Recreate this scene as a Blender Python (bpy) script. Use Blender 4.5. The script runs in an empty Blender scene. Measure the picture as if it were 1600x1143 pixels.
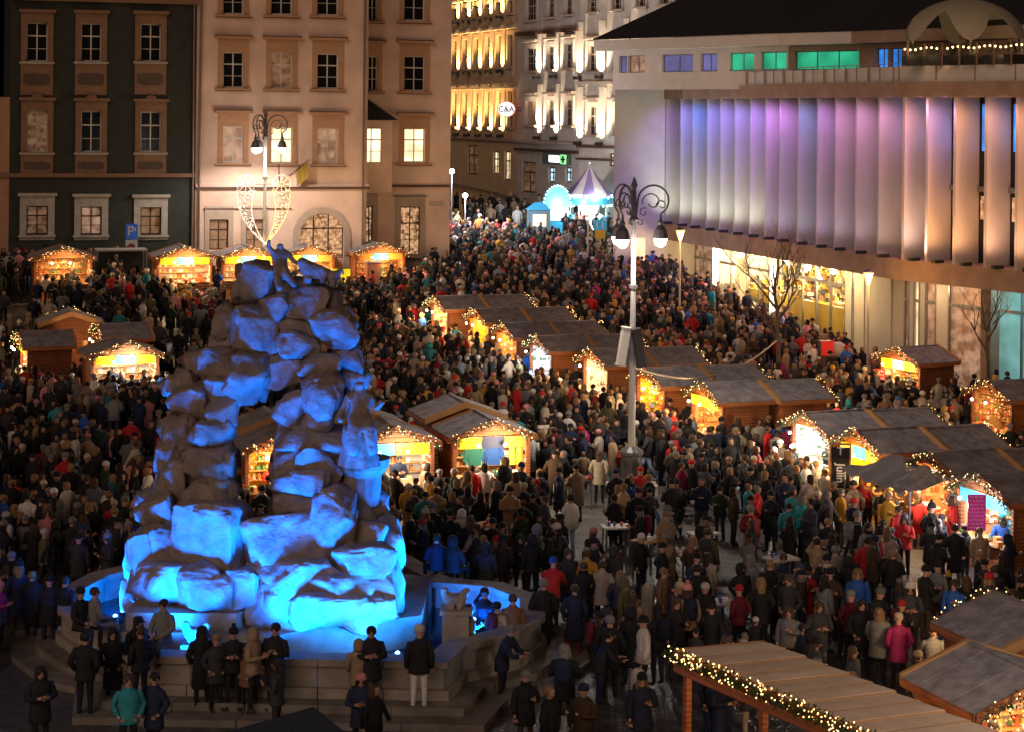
import bpy, math, random
import numpy as np
from mathutils import Vector, Matrix, noise
from mathutils.bvhtree import BVHTree
R = math.radians
random.seed(7); np.random.seed(7)
sc = bpy.context.scene
COL = bpy.data.collections.new('market_square'); sc.collection.children.link(COL)

# ------------------------------------------------------------------ camera, sky, light, exposure
F = 3000.0; H = 13.0; YH = 175.0; ROLL = R(0.6)
cam = bpy.data.cameras.new('camera'); camo = bpy.data.objects.new('camera', cam); COL.objects.link(camo)
cam.sensor_width = 36; cam.lens = F / 1600 * 36; cam.shift_y = -(571.5 - YH) / 1600
cam.clip_start = 1; cam.clip_end = 1500
camo.location = (0, 0, H); camo.rotation_euler = (R(90), -ROLL, 0)
sc.camera = camo
SUN_EL, SUN_AZ = R(24), R(205)
w = bpy.data.worlds.new('World'); sc.world = w; w.use_nodes = True
nt = w.node_tree; nt.nodes.clear()
sky = nt.nodes.new('ShaderNodeTexSky'); sky.sky_type = 'NISHITA'; sky.sun_disc = False
sky.sun_elevation = R(-3); sky.sun_rotation = SUN_AZ
bg = nt.nodes.new('ShaderNodeBackground'); wo = nt.nodes.new('ShaderNodeOutputWorld')
bg.inputs['Strength'].default_value = 0.05
nt.links.new(sky.outputs[0], bg.inputs[0]); nt.links.new(bg.outputs[0], wo.inputs[0])
sl = bpy.data.lights.new('sun', 'SUN'); slo = bpy.data.objects.new('sun', sl); COL.objects.link(slo)
sl.energy = 0.62; sl.angle = R(50); sl.color = (1.0, 0.66, 0.49)     # the lit city's glow, from behind the camera
slo.rotation_euler = Vector((math.sin(SUN_AZ) * math.cos(SUN_EL), math.cos(SUN_AZ) * math.cos(SUN_EL), math.sin(SUN_EL))).to_track_quat('Z', 'Y').to_euler()
sc.view_settings.view_transform = 'Standard'; sc.view_settings.look = 'None'
sc.view_settings.exposure = 0.12; sc.view_settings.gamma = 1.0; sc.view_settings.use_curve_mapping = False
sc.render.engine = 'CYCLES'
sc.cycles.use_denoising = True
sc.cycles.max_bounces = 5; sc.cycles.diffuse_bounces = 3; sc.cycles.glossy_bounces = 2; sc.cycles.transmission_bounces = 3
sc.cycles.sample_clamp_indirect = 3.0; sc.cycles.caustics_reflective = False; sc.cycles.caustics_refractive = False
sc.cycles.use_light_tree = True

# ------------------------------------------------------------------ where a pixel of the photograph lies in the place
def ray(x, y):
    u = (x - 800) / F; v = (YH - y) / F
    c, s = math.cos(ROLL), math.sin(ROLL)
    return u * c - v * s, u * s + v * c
def P(x, y, d):
    a, b = ray(x, y); return Vector((a * d, d, H + b * d))
def lerp_tab(t, x):
    if x <= t[0][0]: return t[0][1]
    for (a, va), (b, vb) in zip(t, t[1:]):
        if x <= b: return va + (vb - va) * (x - a) / (b - a)
    return t[-1][1]
TL = [(84, 0), (92, .25), (98, .9), (105, 1.9), (111, 2.6), (117, 3.3), (130, 4.5), (143, 5.7), (154, 6.5), (175, 7.2), (400, 9)]
TF = [(84, 0), (88, .5), (92, 1.4), (96, 2.5), (99, 3.0), (105, 3.5), (111, 3.8), (117, 4.1), (130, 4.8), (143, 5.8), (154, 6.5), (175, 7.2), (400, 9)]      # the ground rises sooner before the far-left houses
TR = [(88, 0), (98, .5), (105, 1.1), (111, 1.8), (120, 2.8), (130, 4.1), (143, 5.6), (154, 6.5), (175, 7.2), (400, 9)]
def gz(X, Y):
    t = min(1, max(0, (X + 8) / 16)); t = t * t * (3 - 2 * t)
    q = min(1, max(0, (-12 - X) / 9)); q = q * q * (3 - 2 * q)
    return (lerp_tab(TL, Y) * (1 - q) + lerp_tab(TF, Y) * q) * (1 - t) + lerp_tab(TR, Y) * t
def G(x, y, h=0.0):
    a, b = ray(x, y); d = 30.0
    while d < 260:
        if H + b * d <= gz(a * d, d) + h: break
        d += .25
    return Vector((a * d, d, gz(a * d, d)))
def pix(v):
    a = v[0] / v[1]; b = (v[2] - H) / v[1]; c, s = math.cos(ROLL), math.sin(ROLL)
    u = a * c + b * s; q = -a * s + b * c
    return 800 + u * F, YH - q * F

# ------------------------------------------------------------------ materials
MATS = {}
def mat(name, col=(.5, .5, .5), rough=.7, bump=0, scale=8, var=0, metal=0, emit=None, es=1.0, kind='noise', spec=.4, alpha=None, coat=0):
    if name in MATS: return MATS[name]
    m = bpy.data.materials.new(name); m.use_nodes = True; MATS[name] = m
    n = m.node_tree.nodes; l = m.node_tree.links; b = n['Principled BSDF']
    b.inputs['Base Color'].default_value = (*col, 1); b.inputs['Roughness'].default_value = rough
    b.inputs['Metallic'].default_value = metal; b.inputs['Specular IOR Level'].default_value = spec
    if coat: b.inputs['Coat Weight'].default_value = coat
    tc = n.new('ShaderNodeTexCoord'); out = None
    if var or bump:
        if kind == 'cobble':
            t = n.new('ShaderNodeTexVoronoi'); t.feature = 'DISTANCE_TO_EDGE'; out = t.outputs['Distance']
        elif kind == 'board':
            t = n.new('ShaderNodeTexWave'); t.bands_direction = 'Z'; t.inputs['Distortion'].default_value = 1.2; out = t.outputs['Fac']
        else:
            t = n.new('ShaderNodeTexNoise'); t.inputs['Detail'].default_value = 6; out = t.outputs['Fac']
        t.inputs['Scale'].default_value = scale
        l.new(tc.outputs['Object'], t.inputs['Vector'])
    if var:
        n2 = n.new('ShaderNodeTexNoise'); n2.inputs['Scale'].default_value = scale * .37; n2.inputs['Detail'].default_value = 5
        l.new(tc.outputs['Object'], n2.inputs['Vector'])
        r = n.new('ShaderNodeMapRange'); r.inputs['From Min'].default_value = .3; r.inputs['From Max'].default_value = .7
        r.inputs['To Min'].default_value = 1 - var; r.inputs['To Max'].default_value = 1 + var * .6
        l.new(n2.outputs['Fac'], r.inputs['Value'])
        mx = n.new('ShaderNodeVectorMath'); mx.operation = 'SCALE'; mx.inputs[0].default_value = col
        l.new(r.outputs[0], mx.inputs['Scale']); l.new(mx.outputs[0], b.inputs['Base Color'])
    if bump:
        bp = n.new('ShaderNodeBump'); bp.inputs['Strength'].default_value = bump; bp.inputs['Distance'].default_value = .05
        l.new(out, bp.inputs['Height']); l.new(bp.outputs[0], b.inputs['Normal'])
    if emit:
        b.inputs['Emission Color'].default_value = (*emit, 1); b.inputs['Emission Strength'].default_value = es
    return m
def bulb_mat(name, col, es):
    m = mat(name, (.8, .8, .8), .5, emit=col, es=es)
    m.cycles.emission_sampling = 'NONE'
    return m
def lit_mat(name, col, es, scale=3.0, dark=.35, seed=0, soft=True):
    """a lit room or shelf seen through glass, or a board or banner given a glow: what gives the light varies from spot to spot"""
    m = mat(name, tuple(c * .35 for c in col), .5, emit=col, es=es)
    n = m.node_tree.nodes; l = m.node_tree.links; b = n['Principled BSDF']
    tc = n.new('ShaderNodeTexCoord'); t = n.new('ShaderNodeTexNoise' if soft else 'ShaderNodeTexVoronoi'); t.inputs['Scale'].default_value = scale * (.6 if soft else 1)
    if not soft: t.distance = 'CHEBYCHEV'
    mp = n.new('ShaderNodeMapping'); mp.inputs['Location'].default_value = (seed, seed * 2, seed * 3)
    l.new(tc.outputs['Object'], mp.inputs[0]); l.new(mp.outputs[0], t.inputs['Vector'])
    sp = n.new('ShaderNodeSeparateColor'); l.new(t.outputs['Color'], sp.inputs[0])
    r = n.new('ShaderNodeMapRange')
    if soft: r.inputs['From Min'].default_value = .35; r.inputs['From Max'].default_value = .68
    r.inputs['To Min'].default_value = es * dark; r.inputs['To Max'].default_value = es * 1.3
    l.new(sp.outputs[0], r.inputs['Value']); l.new(r.outputs[0], b.inputs['Emission Strength'])
    m.cycles.emission_sampling = 'NONE'
    return m
def obj_col_mat(name, rough=.85, bump=.3, scale=14):
    m = mat(name, (.1, .1, .1), rough, bump=bump, scale=scale)
    n = m.node_tree.nodes; l = m.node_tree.links; b = n['Principled BSDF']
    oi = n.new('ShaderNodeObjectInfo'); tc = n.new('ShaderNodeTexCoord'); t = n.new('ShaderNodeTexNoise'); t.inputs['Scale'].default_value = 5
    l.new(tc.outputs['Object'], t.inputs['Vector'])
    r = n.new('ShaderNodeMapRange'); r.inputs['To Min'].default_value = .6; r.inputs['To Max'].default_value = 1.4
    l.new(t.outputs['Fac'], r.inputs['Value'])
    v = n.new('ShaderNodeVectorMath'); v.operation = 'SCALE'
    l.new(oi.outputs['Color'], v.inputs[0]); l.new(r.outputs[0], v.inputs['Scale']); l.new(v.outputs[0], b.inputs['Base Color'])
    return m
def vcol_mat(name, rough=.7, emis=0, spec=.3):
    m = mat(name, (.5, .5, .5), rough, spec=spec)
    n = m.node_tree.nodes; l = m.node_tree.links; b = n['Principled BSDF']
    a = n.new('ShaderNodeAttribute'); a.attribute_name = 'Col'
    l.new(a.outputs['Color'], b.inputs['Base Color'])
    return m

# ------------------------------------------------------------------ mesh helpers
def tag(o, label=None, cat=None, group=None, kind=None):
    if label: o['label'] = label
    if cat: o['category'] = cat
    if group: o['group'] = group
    if kind: o['kind'] = kind
    return o
def empty(name, loc, rz=0, label=None, cat=None, group=None):
    o = bpy.data.objects.new(name, None); COL.objects.link(o); o.location = loc; o.rotation_euler = (0, 0, rz)
    o.empty_display_size = .3
    return tag(o, label, cat, group)
class MB:
    def __init__(s): s.v = []; s.f = []; s.m = []; s.c = []
    def add(s, vs, fs, mi=0, col=None):
        k = len(s.v); s.v += [tuple(v) for v in vs]; s.f += [tuple(i + k for i in f) for f in fs]; s.m += [mi] * len(fs)
        s.c += [col or (.5, .5, .5)] * len(vs)
        return s
    def box(s, x0, x1, y0, y1, z0, z1, mi=0, col=None):
        vs = [(x, y, z) for x in (x0, x1) for y in (y0, y1) for z in (z0, z1)]
        return s.add(vs, [(0, 1, 3, 2), (4, 6, 7, 5), (0, 4, 5, 1), (2, 3, 7, 6), (0, 2, 6, 4), (1, 5, 7, 3)], mi, col)
    def obox(s, c, ax, ay, az, mi=0, col=None):
        c = Vector(c); ax = Vector(ax) / 2; ay = Vector(ay) / 2; az = Vector(az) / 2
        vs = [c + ax * i + ay * j + az * k for i in (-1, 1) for j in (-1, 1) for k in (-1, 1)]
        return s.add(vs, [(0, 1, 3, 2), (4, 6, 7, 5), (0, 4, 5, 1), (2, 3, 7, 6), (0, 2, 6, 4), (1, 5, 7, 3)], mi, col)
    def bar(s, a, b, w, h=None, mi=0, col=None):
        a = Vector(a); b = Vector(b); d = b - a; L = d.length
        if L < 1e-6: return s
        d /= L; up = Vector((0, 0, 1)) if abs(d.z) < .9 else Vector((0, 1, 0))
        x = d.cross(up).normalized(); y = x.cross(d)
        return s.obox((a + b) / 2, x * w, d * L, y * (h or w), mi, col)
    def tube(s, pts, rad, n=6, mi=0, col=None, cap=True):
        pts = [Vector(p) for p in pts]; vs = []
        if not hasattr(rad, '__len__'): rad = [rad] * len(pts)
        ref = None
        for i, p in enumerate(pts):
            d = (pts[min(i + 1, len(pts) - 1)] - pts[max(i - 1, 0)]).normalized()
            if ref is None: ref = Vector((1, 0, 0)) if abs(d.x) < .9 else Vector((0, 1, 0))
            x = (ref - d * ref.dot(d)).normalized(); y = d.cross(x); ref = x
            r = rad[i]; rx, ry = r if hasattr(r, '__len__') else (r, r)
            vs += [p + x * rx * math.cos(t * 2 * math.pi / n) + y * ry * math.sin(t * 2 * math.pi / n) for t in range(n)]
        fs = [(i * n + t, i * n + (t + 1) % n, (i + 1) * n + (t + 1) % n, (i + 1) * n + t) for i in range(len(pts) - 1) for t in range(n)]
        if cap: fs += [tuple(range(n))[::-1], tuple(range((len(pts) - 1) * n, len(pts) * n))]
        return s.add(vs, fs, mi, col)
    def lathe(s, prof, n=12, c=(0, 0, 0), mi=0, col=None, sx=1, sy=1):
        vs = [(c[0] + r * sx * math.cos(t * 2 * math.pi / n), c[1] + r * sy * math.sin(t * 2 * math.pi / n), c[2] + z) for r, z in prof for t in range(n)]
        fs = [(i * n + t, i * n + (t + 1) % n, (i + 1) * n + (t + 1) % n, (i + 1) * n + t) for i in range(len(prof) - 1) for t in range(n)]
        fs += [tuple(range(n))[::-1], tuple(range((len(prof) - 1) * n, len(prof) * n))]
        return s.add(vs, fs, mi, col)
    def ball(s, c, r, n=6, mi=0, col=None):
        sx, sy, sz = r if hasattr(r, '__len__') else (r, r, r)
        m = max(2, n // 2); vs = [(c[0], c[1], c[2] - sz)]
        for i in range(1, m):
            a = -math.pi / 2 + math.pi * i / m
            vs += [(c[0] + sx * math.cos(a) * math.cos(t * 2 * math.pi / n), c[1] + sy * math.cos(a) * math.sin(t * 2 * math.pi / n), c[2] + sz * math.sin(a)) for t in range(n)]
        vs.append((c[0], c[1], c[2] + sz)); e = len(vs) - 1
        fs = [(0, 1 + (t + 1) % n, 1 + t) for t in range(n)] + [(e, 1 + (m - 2) * n + t, 1 + (m - 2) * n + (t + 1) % n) for t in range(n)]
        fs += [(1 + i * n + t, 1 + i * n + (t + 1) % n, 1 + (i + 1) * n + (t + 1) % n, 1 + (i + 1) * n + t) for i in range(m - 2) for t in range(n)]
        return s.add(vs, fs, mi, col)
    def prism(s, poly, z0, z1, mi=0, col=None):
        n = len(poly); vs = [(x, y, z0) for x, y in poly] + [(x, y, z1) for x, y in poly]
        return s.add(vs, [tuple(range(n))[::-1], tuple(range(n, 2 * n))] + [(i, (i + 1) % n, n + (i + 1) % n, n + i) for i in range(n)], mi, col)
    def mesh(s, name, mats, smooth=False, vcol=False):
        me = bpy.data.meshes.new(name); me.from_pydata(s.v, [], s.f)
        for m in (mats if isinstance(mats, (list, tuple)) else [mats]): me.materials.append(m)
        me.polygons.foreach_set('material_index', s.m)
        if smooth: me.polygons.foreach_set('use_smooth', [True] * len(s.f))
        if vcol:
            a = me.color_attributes.new('Col', 'FLOAT_COLOR', 'POINT')
            a.data.foreach_set('color', np.array([(*c, 1) for c in s.c], dtype=np.float32).ravel())
        me.update()
        return me
    def build(s, name, mats, parent=None, loc=(0, 0, 0), smooth=False, vcol=False, kind=None):
        return link(name, s.mesh(name, mats, smooth, vcol), parent, loc, kind=kind)
def link(name, me, parent=None, loc=(0, 0, 0), rot=(0, 0, 0), kind=None):
    o = bpy.data.objects.new(name, me); COL.objects.link(o); o.parent = parent; o.location = loc; o.rotation_euler = rot
    if kind: o['kind'] = kind
    return o
KIDS = {}
def kids(o): return [c for c in COL.objects if c.parent == o]
def copy_tree(o, parent=None, tree=None):
    if tree is None:
        tree = {}
        for x in COL.objects:
            if x.parent: tree.setdefault(x.parent.name, []).append(x)
    c = o.copy(); COL.objects.link(c); c.parent = parent
    for ch in tree.get(o.name, []): copy_tree(ch, c, tree)
    return c
def light(name, typ, loc, e, col, parent=None, size=.1, rot=None, spot=None, blend=.5, target=None):
    l = bpy.data.lights.new(name, typ); l.energy = e; l.color = col
    if typ == 'AREA': l.size = size
    else: l.shadow_soft_size = size
    if typ == 'SPOT': l.spot_size = R(spot or 60); l.spot_blend = blend
    o = bpy.data.objects.new(name, l); COL.objects.link(o); o.parent = parent; o.location = loc
    if target is not None: o.rotation_euler = (Vector(loc) - Vector(target)).to_track_quat('Z', 'Y').to_euler()
    if rot: o.rotation_euler = rot
    return o
def text(name, s, size, m, parent, loc, rot, extrude=.004, space=1.0):
    c = bpy.data.curves.new(name, 'FONT'); c.body = s; c.size = size; c.align_x = 'CENTER'; c.align_y = 'CENTER'; c.extrude = extrude; c.offset = .018 * size; c.space_line = space
    t = bpy.data.objects.new('tmp_text', c); COL.objects.link(t)
    bpy.context.view_layer.update()
    me = bpy.data.meshes.new_from_object(t.evaluated_get(bpy.context.evaluated_depsgraph_get()))
    bpy.data.objects.remove(t); me.materials.clear(); me.materials.append(m)
    return link(name, me, parent, loc, rot)
WARM = (1, .62, .28); COOL = (.8, .9, 1)

# ------------------------------------------------------------------ ground
M_cob = mat('cobbles', (.11, .10, .095), .38, bump=.9, scale=7, var=.45, kind='cobble', spec=.5)
m = MB(); xs = sorted(set(list(np.arange(-60, 60.1, 2)) + [-300, -160, -100, 100, 160, 300])); ys = sorted(set(list(np.arange(20, 180, 2)) + [-60, -20, 240, 320, 420, 700]))
m.add([(x, y, gz(x, y)) for y in ys for x in xs], [(j * len(xs) + i, j * len(xs) + i + 1, (j + 1) * len(xs) + i + 1, (j + 1) * len(xs) + i) for j in range(len(ys) - 1) for i in range(len(xs) - 1)])
tag(m.build('ground', M_cob), kind='structure')

BLOCK = []   # footprints (rotated rectangles) people keep out of
def blocked(x, y, marg=0.0):
    for (cx, cy, hx, hy, a) in BLOCK:
        dx, dy = x - cx, y - cy; c, s = math.cos(a), math.sin(a)
        if abs(dx * c + dy * s) < hx + marg and abs(-dx * s + dy * c) < hy + marg: return True
    return False

# ------------------------------------------------------------------ facades
M_white = mat('window_white_paint', (.62, .58, .52), .5)
M_glassd = mat('dark_glass', (.012, .012, .014), .12, spec=.6)
M_darkwood = mat('dark_window_wood', (.06, .03, .02), .5)
M_stone = mat('stone_trim', (.42, .38, .33), .8, bump=.2, scale=6, var=.2)
ROOM = {'warm': lit_mat('lit_room_warm', (1, .78, .45), 1.1, 2.2, .5), 'bright': lit_mat('lit_room_bright', (1, .86, .5), 1.5, 1.6, .6),
        'dim': lit_mat('lit_room_dim', (1, .62, .4), .26, 4, .15), 'faint': lit_mat('lit_room_faint', (1, .6, .35), .09, 6, .0),
        'shop': lit_mat('lit_shop_window', (1, .58, .30), .55, 9, .0), 'cool': lit_mat('lit_room_cool', (.6, .85, 1), 1.2, 2, .4),
        'green': lit_mat('lit_room_green', (.05, .75, .4), .55, .8, .5), 'blue': lit_mat('lit_room_blue', (.05, .3, 1), .9, 1.4, .4),
        'violet': lit_mat('lit_room_violet', (.3, .3, .75), .32, 1.2, .6), 'dark': M_glassd}
class Facade:
    def __init__(s, name, label, p0, p1, zb, wall, thick=.45, cat='building', parent=None):
        s.p0 = Vector(p0[:2]); s.p1 = Vector(p1[:2]); s.dir = (s.p1 - s.p0).normalized(); s.L = (s.p1 - s.p0).length
        s.zb = zb; s.a = math.atan2(s.dir.y, s.dir.x); s.thick = thick; s.holes = []; s.wall = wall
        s.root = parent or empty(name, (s.p0.x, s.p0.y, zb), s.a, label, cat)
        s.off = Vector((0, 0, 0)); s.ya = 0
        if parent is not None:   # same axes as the parent, pushed to this plane
            s.ya = 0
    def fp(s, x, y, push=0.0):
        """pixel -> (u, z) on the facade plane pushed back by push"""
        n = Vector((-s.dir.y, s.dir.x)); p = s.p0 + n * push
        a, b = ray(x, y)
        # a*d = p.x + u*dx ; d = p.y + u*dy
        u = (a * p.y - p.x) / (s.dir.x - a * s.dir.y); d = p.y + u * s.dir.y
        return u, H + b * d - s.zb
    def part(s, name, mb, mats, parent=None, kind=None):
        return mb.build(name, mats, parent or s.root, kind=kind)
    def box(s, name, u0, u1, z0, z1, y0, y1, m, parent=None):
        b = MB(); b.box(u0, u1, y0, y1, z0, z1); return s.part(name, b, m, parent)
    def wallmesh(s, u0, u1, z0, z1, holes, push=0.0, name='wall', m=None, arches=()):
        us = sorted({u0, u1, *[h[0] for h in holes], *[h[1] for h in holes]}); zs = sorted({z0, z1, *[h[2] for h in holes], *[h[3] for h in holes]})
        us = [u for u in us if u0 <= u <= u1]; zs = [z for z in zs if z0 <= z <= z1]; b = MB(); t = s.thick
        ins = lambda u, z: any(h[0] < u < h[1] and h[2] < z < h[3] for h in holes)
        for z_a, z_b in zip(zs, zs[1:]):
            run = None
            for u_a, u_b in zip(us, us[1:]):
                if ins((u_a + u_b) / 2, (z_a + z_b) / 2):
                    if run is not None: b.add([(run, push, z_a), (u_a, push, z_a), (u_a, push, z_b), (run, push, z_b)], [(0, 1, 2, 3)]); run = None
                elif run is None: run = u_a
            if run is not None: b.add([(run, push, z_a), (us[-1], push, z_a), (us[-1], push, z_b), (run, push, z_b)], [(0, 1, 2, 3)])
        for h in holes:   # reveals
            a0, a1, c0, c1 = h[:4]; y0, y1 = push, push + t * .8
            b.add([(a0, y0, c0), (a0, y1, c0), (a0, y1, c1), (a0, y0, c1)], [(0, 1, 2, 3)]); b.add([(a1, y0, c0), (a1, y1, c0), (a1, y1, c1), (a1, y0, c1)], [(3, 2, 1, 0)])
            b.add([(a0, y0, c0), (a1, y0, c0), (a1, y1, c0), (a0, y1, c0)], [(0, 1, 2, 3)]); b.add([(a0, y0, c1), (a1, y0, c1), (a1, y1, c1), (a0, y1, c1)], [(3, 2, 1, 0)])
        D = push + 9   # body of the house behind
        b.add([(u0, push, z0), (u0, D, z0), (u0, D, z1), (u0, push, z1)], [(0, 1, 2, 3)]); b.add([(u1, push, z0), (u1, D, z0), (u1, D, z1), (u1, push, z1)], [(3, 2, 1, 0)])
        b.add([(u0, D, z0), (u1, D, z0), (u1, D, z1), (u0, D, z1)], [(3, 2, 1, 0)]); b.add([(u0, push, z1), (u1, push, z1), (u1, D, z1), (u0, D, z1)], [(0, 1, 2, 3)])
        return s.part(name, b, m or s.wall)
    def window(s, h, room='dark', push=0.0, frame=M_white, bars=(2, (.34, .67)), fw=.07, deep=.16, thin=.035):
        a0, a1, c0, c1 = h[:4]; y = push + deep; b = MB(); W = a1 - a0; Hh = c1 - c0
        b.box(a0, a0 + fw, y, y + .06, c0, c1); b.box(a1 - fw, a1, y, y + .06, c0, c1)
        b.box(a0 + fw, a1 - fw, y, y + .06, c0, c0 + fw); b.box(a0 + fw, a1 - fw, y, y + .06, c1 - fw, c1)
        for i in range(1, bars[0]): u = a0 + W * i / bars[0]; b.box(u - fw * .5, u + fw * .5, y - .01, y + .05, c0 + fw, c1 - fw)
        for k, r in enumerate(bars[1]):
            z = c1 - Hh * r; t = fw * .55 if k == 0 else thin / 2
            b.box(a0 + fw, a1 - fw, y + .003, y + .047, z - t, z + t)
        o = s.part('window', b, frame)
        g = MB(); g.box(a0 + fw * .5, a1 - fw * .5, y + .025, y + .04, c0 + fw * .5, c1 - fw * .5)
        g.build('pane', ROOM[room] if isinstance(room, str) else room, o)
        return o

# --- the warm pink town house and its neighbours share one street line
AX = R(17)
e1 = Vector((math.cos(AX), math.sin(AX))); e2 = Vector((-math.sin(AX), math.cos(AX)))
c0 = P(305, 300, 109.0)                                  # where the green and the pink house meet
def line_u(px, base=c0, push=0.0):
    n = e2; p = Vector((base.x, base.y)) + n * push; a, _ = ray(px, 300)
    return (a * p.y - p.x) / (e1.x - a * e1.y)
def at_u(u, push=0.0): return Vector((c0.x, c0.y)) + e1 * u + e2 * push

M_green = mat('green_plaster', (.034, .038, .030), .85, bump=.15, scale=5, var=.25)
M_trim = mat('ochre_trim', (.25, .145, .085), .8, bump=.15, scale=8, var=.15)
M_panel = mat('brown_panel', (.10, .07, .05), .8, var=.2)
M_pink = mat('pink_plaster', (.76, .55, .44), .85, bump=.15, scale=1.6, var=.2)
M_pinktrim = mat('orange_trim', (.50, .29, .17), .8, var=.1)
M_creme = mat('creme_trim', (.46, .36, .29), .8, var=.1)
M_dkline = mat('dark_cornice', (.10, .05, .035), .7)
M_roofd = mat('dark_roof_tiles', (.03, .03, .033), .8, bump=.5, scale=10)

uG0 = line_u(14); g0 = at_u(uG0)
fg = Facade('town_house', 'dark green three-storey house with ochre window surrounds at far left', (g0.x, g0.y), (c0.x, c0.y), 0, M_green)
TOPZ = 21.0
def rect(f, x0, x1, y0, y1, push=0.0):
    ua, za = f.fp(x0, y1, push); ub, zb_ = f.fp(x1, y0, push); return (ua, ub, za, zb_)
GC = [(41, 75), (126, 159), (219, 252)]; GR = [(36, 96), (173, 238), (322, 367)]
holes = []
for ci, (x0, x1) in enumerate(GC):
    for ri, (y0, y1) in enumerate(GR): holes.append((*rect(fg, x0, x1, y0 + ci, y1), ci, ri))
fg.wallmesh(0, fg.L, 0, TOPZ, holes)
for h in holes:
    ci, ri = h[4:]
    room = {(0, 1): 'faint', (0, 2): 'faint', (1, 2): 'dim', (2, 2): 'faint'}.get((ci, ri), 'dark')
    fg.window(h, room, frame=M_white if ri < 2 else M_darkwood)
    a0, a1, z0, z1 = h[:4]
    sb = MB(); t = .30 if ri < 2 else .36
    sb.box(a0 - t, a0, -.08, 0, z0 - .05, z1 + .55); sb.box(a1, a1 + t, -.08, 0, z0 - .05, z1 + .55); sb.box(a0, a1, -.08, 0, z1, z1 + .55); sb.box(a0 - t, a1 + t, -.08, 0, z0 - .3, z0 - .052)
    sb.build('surround', M_trim if ri < 2 else M_stone, fg.root)
    fg.box('hood', a0 - t - .12, a1 + t + .12, z1 + .552, z1 + .72, -.26, 0, M_trim if ri < 2 else M_stone)
    fg.box('sill', a0 - t - .08, a1 + t + .08, z0 - .14, z0 - .02, -.2, -.083, M_stone)
    if ri < 2:
        ah = 1.55 if ri == 0 else .95
        fg.box('apron', a0 - t, a1 + t, z0 - .32 - ah, z0 - .302, -.06, 0, M_trim)
        am = MB(); cx = (a0 + a1) / 2; cz = z0 - .35 - ah * .42; rx, rz = .72, (.33 if ri == 0 else .22)
        am.add([(cx + rx * max(-1, min(1, 1.25 * math.cos(t_ * math.pi / 8))), -.062 - d_, cz + rz * max(-1, min(1, 1.25 * math.sin(t_ * math.pi / 8)))) for d_ in (0, .03) for t_ in range(16)],
               [tuple(range(16, 32))] + [(i, (i + 1) % 16, 16 + (i + 1) % 16, 16 + i) for i in range(16)])
        am.build('apron_panel', M_panel, fg.root)
        if ri == 1:
            kb = MB(); kb.lathe([(.34, 0), (.28, .14), (.1, .22)], 10, (cx, -.14, z1 + .72), sy=.4); kb.build('keystone_ornament', M_trim, fg.root)
_, zs_ = fg.fp(160, 271); fg.box('string_course', 0, fg.L - .05, zs_ - .22, zs_, -.22, 0, M_trim)
_, zt_ = fg.fp(160, 4); fg.box('upper_cornice', 0, fg.L - .05, zt_, zt_ + .5, -.3, 0, M_trim)
b = MB(); b.tube([(fg.L - .16, -.12, 2), (fg.L - .16, -.12, 20)], .06, 8); b.build('downpipe', mat('pipe_metal', (.2, .15, .12), .4, metal=.6), fg.root)
fl = Facade('town_house', 'narrow ochre house edge left of the dark green house', at_u(line_u(-60)), (g0.x, g0.y), 0, mat('ochre_plaster', (.42, .24, .14), .85, var=.15, scale=4))
fl.wallmesh(0, fl.L, 0, fl.fp(5, 152)[1], [])
_, z_ = fl.fp(5, 271); fl.box('string_course', 0, fl.L, z_ - .22, z_, -.2, 0, M_trim)

# pink house
uP1 = line_u(573); pA = at_u(0); pB = at_u(uP1)
fp_ = Facade('town_house', 'tall pink house with lit first-floor windows and arched shop front', (pA.x, pA.y), (pB.x, pB.y), 0, M_pink)
REC = 3.2
cols = [(348, 381), (423, 457), (495, 529)]
rows = [(-34, 22), (82, 137), (198, 254)]
holes = []
for ci, (x0, x1) in enumerate(cols):
    for ri, (y0, y1) in enumerate(rows): holes.append((*rect(fp_, x0, x1, y0 + ci * 1.2, y1 + ci * .8), ci, ri))
gnd = [(*rect(fp_, 327, 357, 343, 391), 0, 3), (*rect(fp_, 384, 412, 343, 391), 1, 3)]
arch = rect(fp_, 467, 538, 334, 405)
fp_.wallmesh(0, fp_.L, 0, TOPZ, holes + gnd + [arch])
ua0, ua1, za0, za1 = arch; cx = (ua0 + ua1) / 2; rr = (ua1 - ua0) / 2
# corner fillers that round the opening, the arch ring and the glazing
ab = MB(); N = 12
for sgn in (-1, 1):
    prev = None
    for i in range(N + 1):
        t_ = math.pi / 2 * i / N; px_, pz_ = cx + sgn * rr * math.cos(t_), za1 - rr + rr * math.sin(t_)
        if prev: ab.add([(cx + sgn * rr, .004, prev[1]), (prev[0], .004, prev[1]), (px_, .004, pz_), (cx + sgn * rr, .004, pz_)], [(0, 1, 2, 3) if sgn > 0 else (3, 2, 1, 0)])
        prev = (px_, pz_)
ab.build('arch_spandrel', M_pink, fp_.root)
ab = MB()
for i in range(24):
    t0_, t1_ = math.pi * i / 24, math.pi * (i + 1) / 24
    vs = []
    for yy in (-.07, .02):
        for r_ in (rr, rr + .38):
            for t_ in (t0_, t1_): vs.append((cx - r_ * math.cos(t_), yy, za1 - rr + r_ * math.sin(t_)))
    ab.add(vs, [(0, 1, 3, 2), (4, 6, 7, 5), (0, 4, 5, 1), (2, 3, 7, 6)])
for sgn in (-1, 1): ab.box(*sorted((cx + sgn * rr, cx + sgn * (rr + .38))), -.07, .02, za0 - 1, za1 - rr)
ab.build('arch_surround', M_creme, fp_.root)
wo_ = fp_.window((ua0, ua1, za0, za1), ROOM['shop'], bars=(3, (.33,)), frame=M_darkwood, deep=.3)
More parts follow.
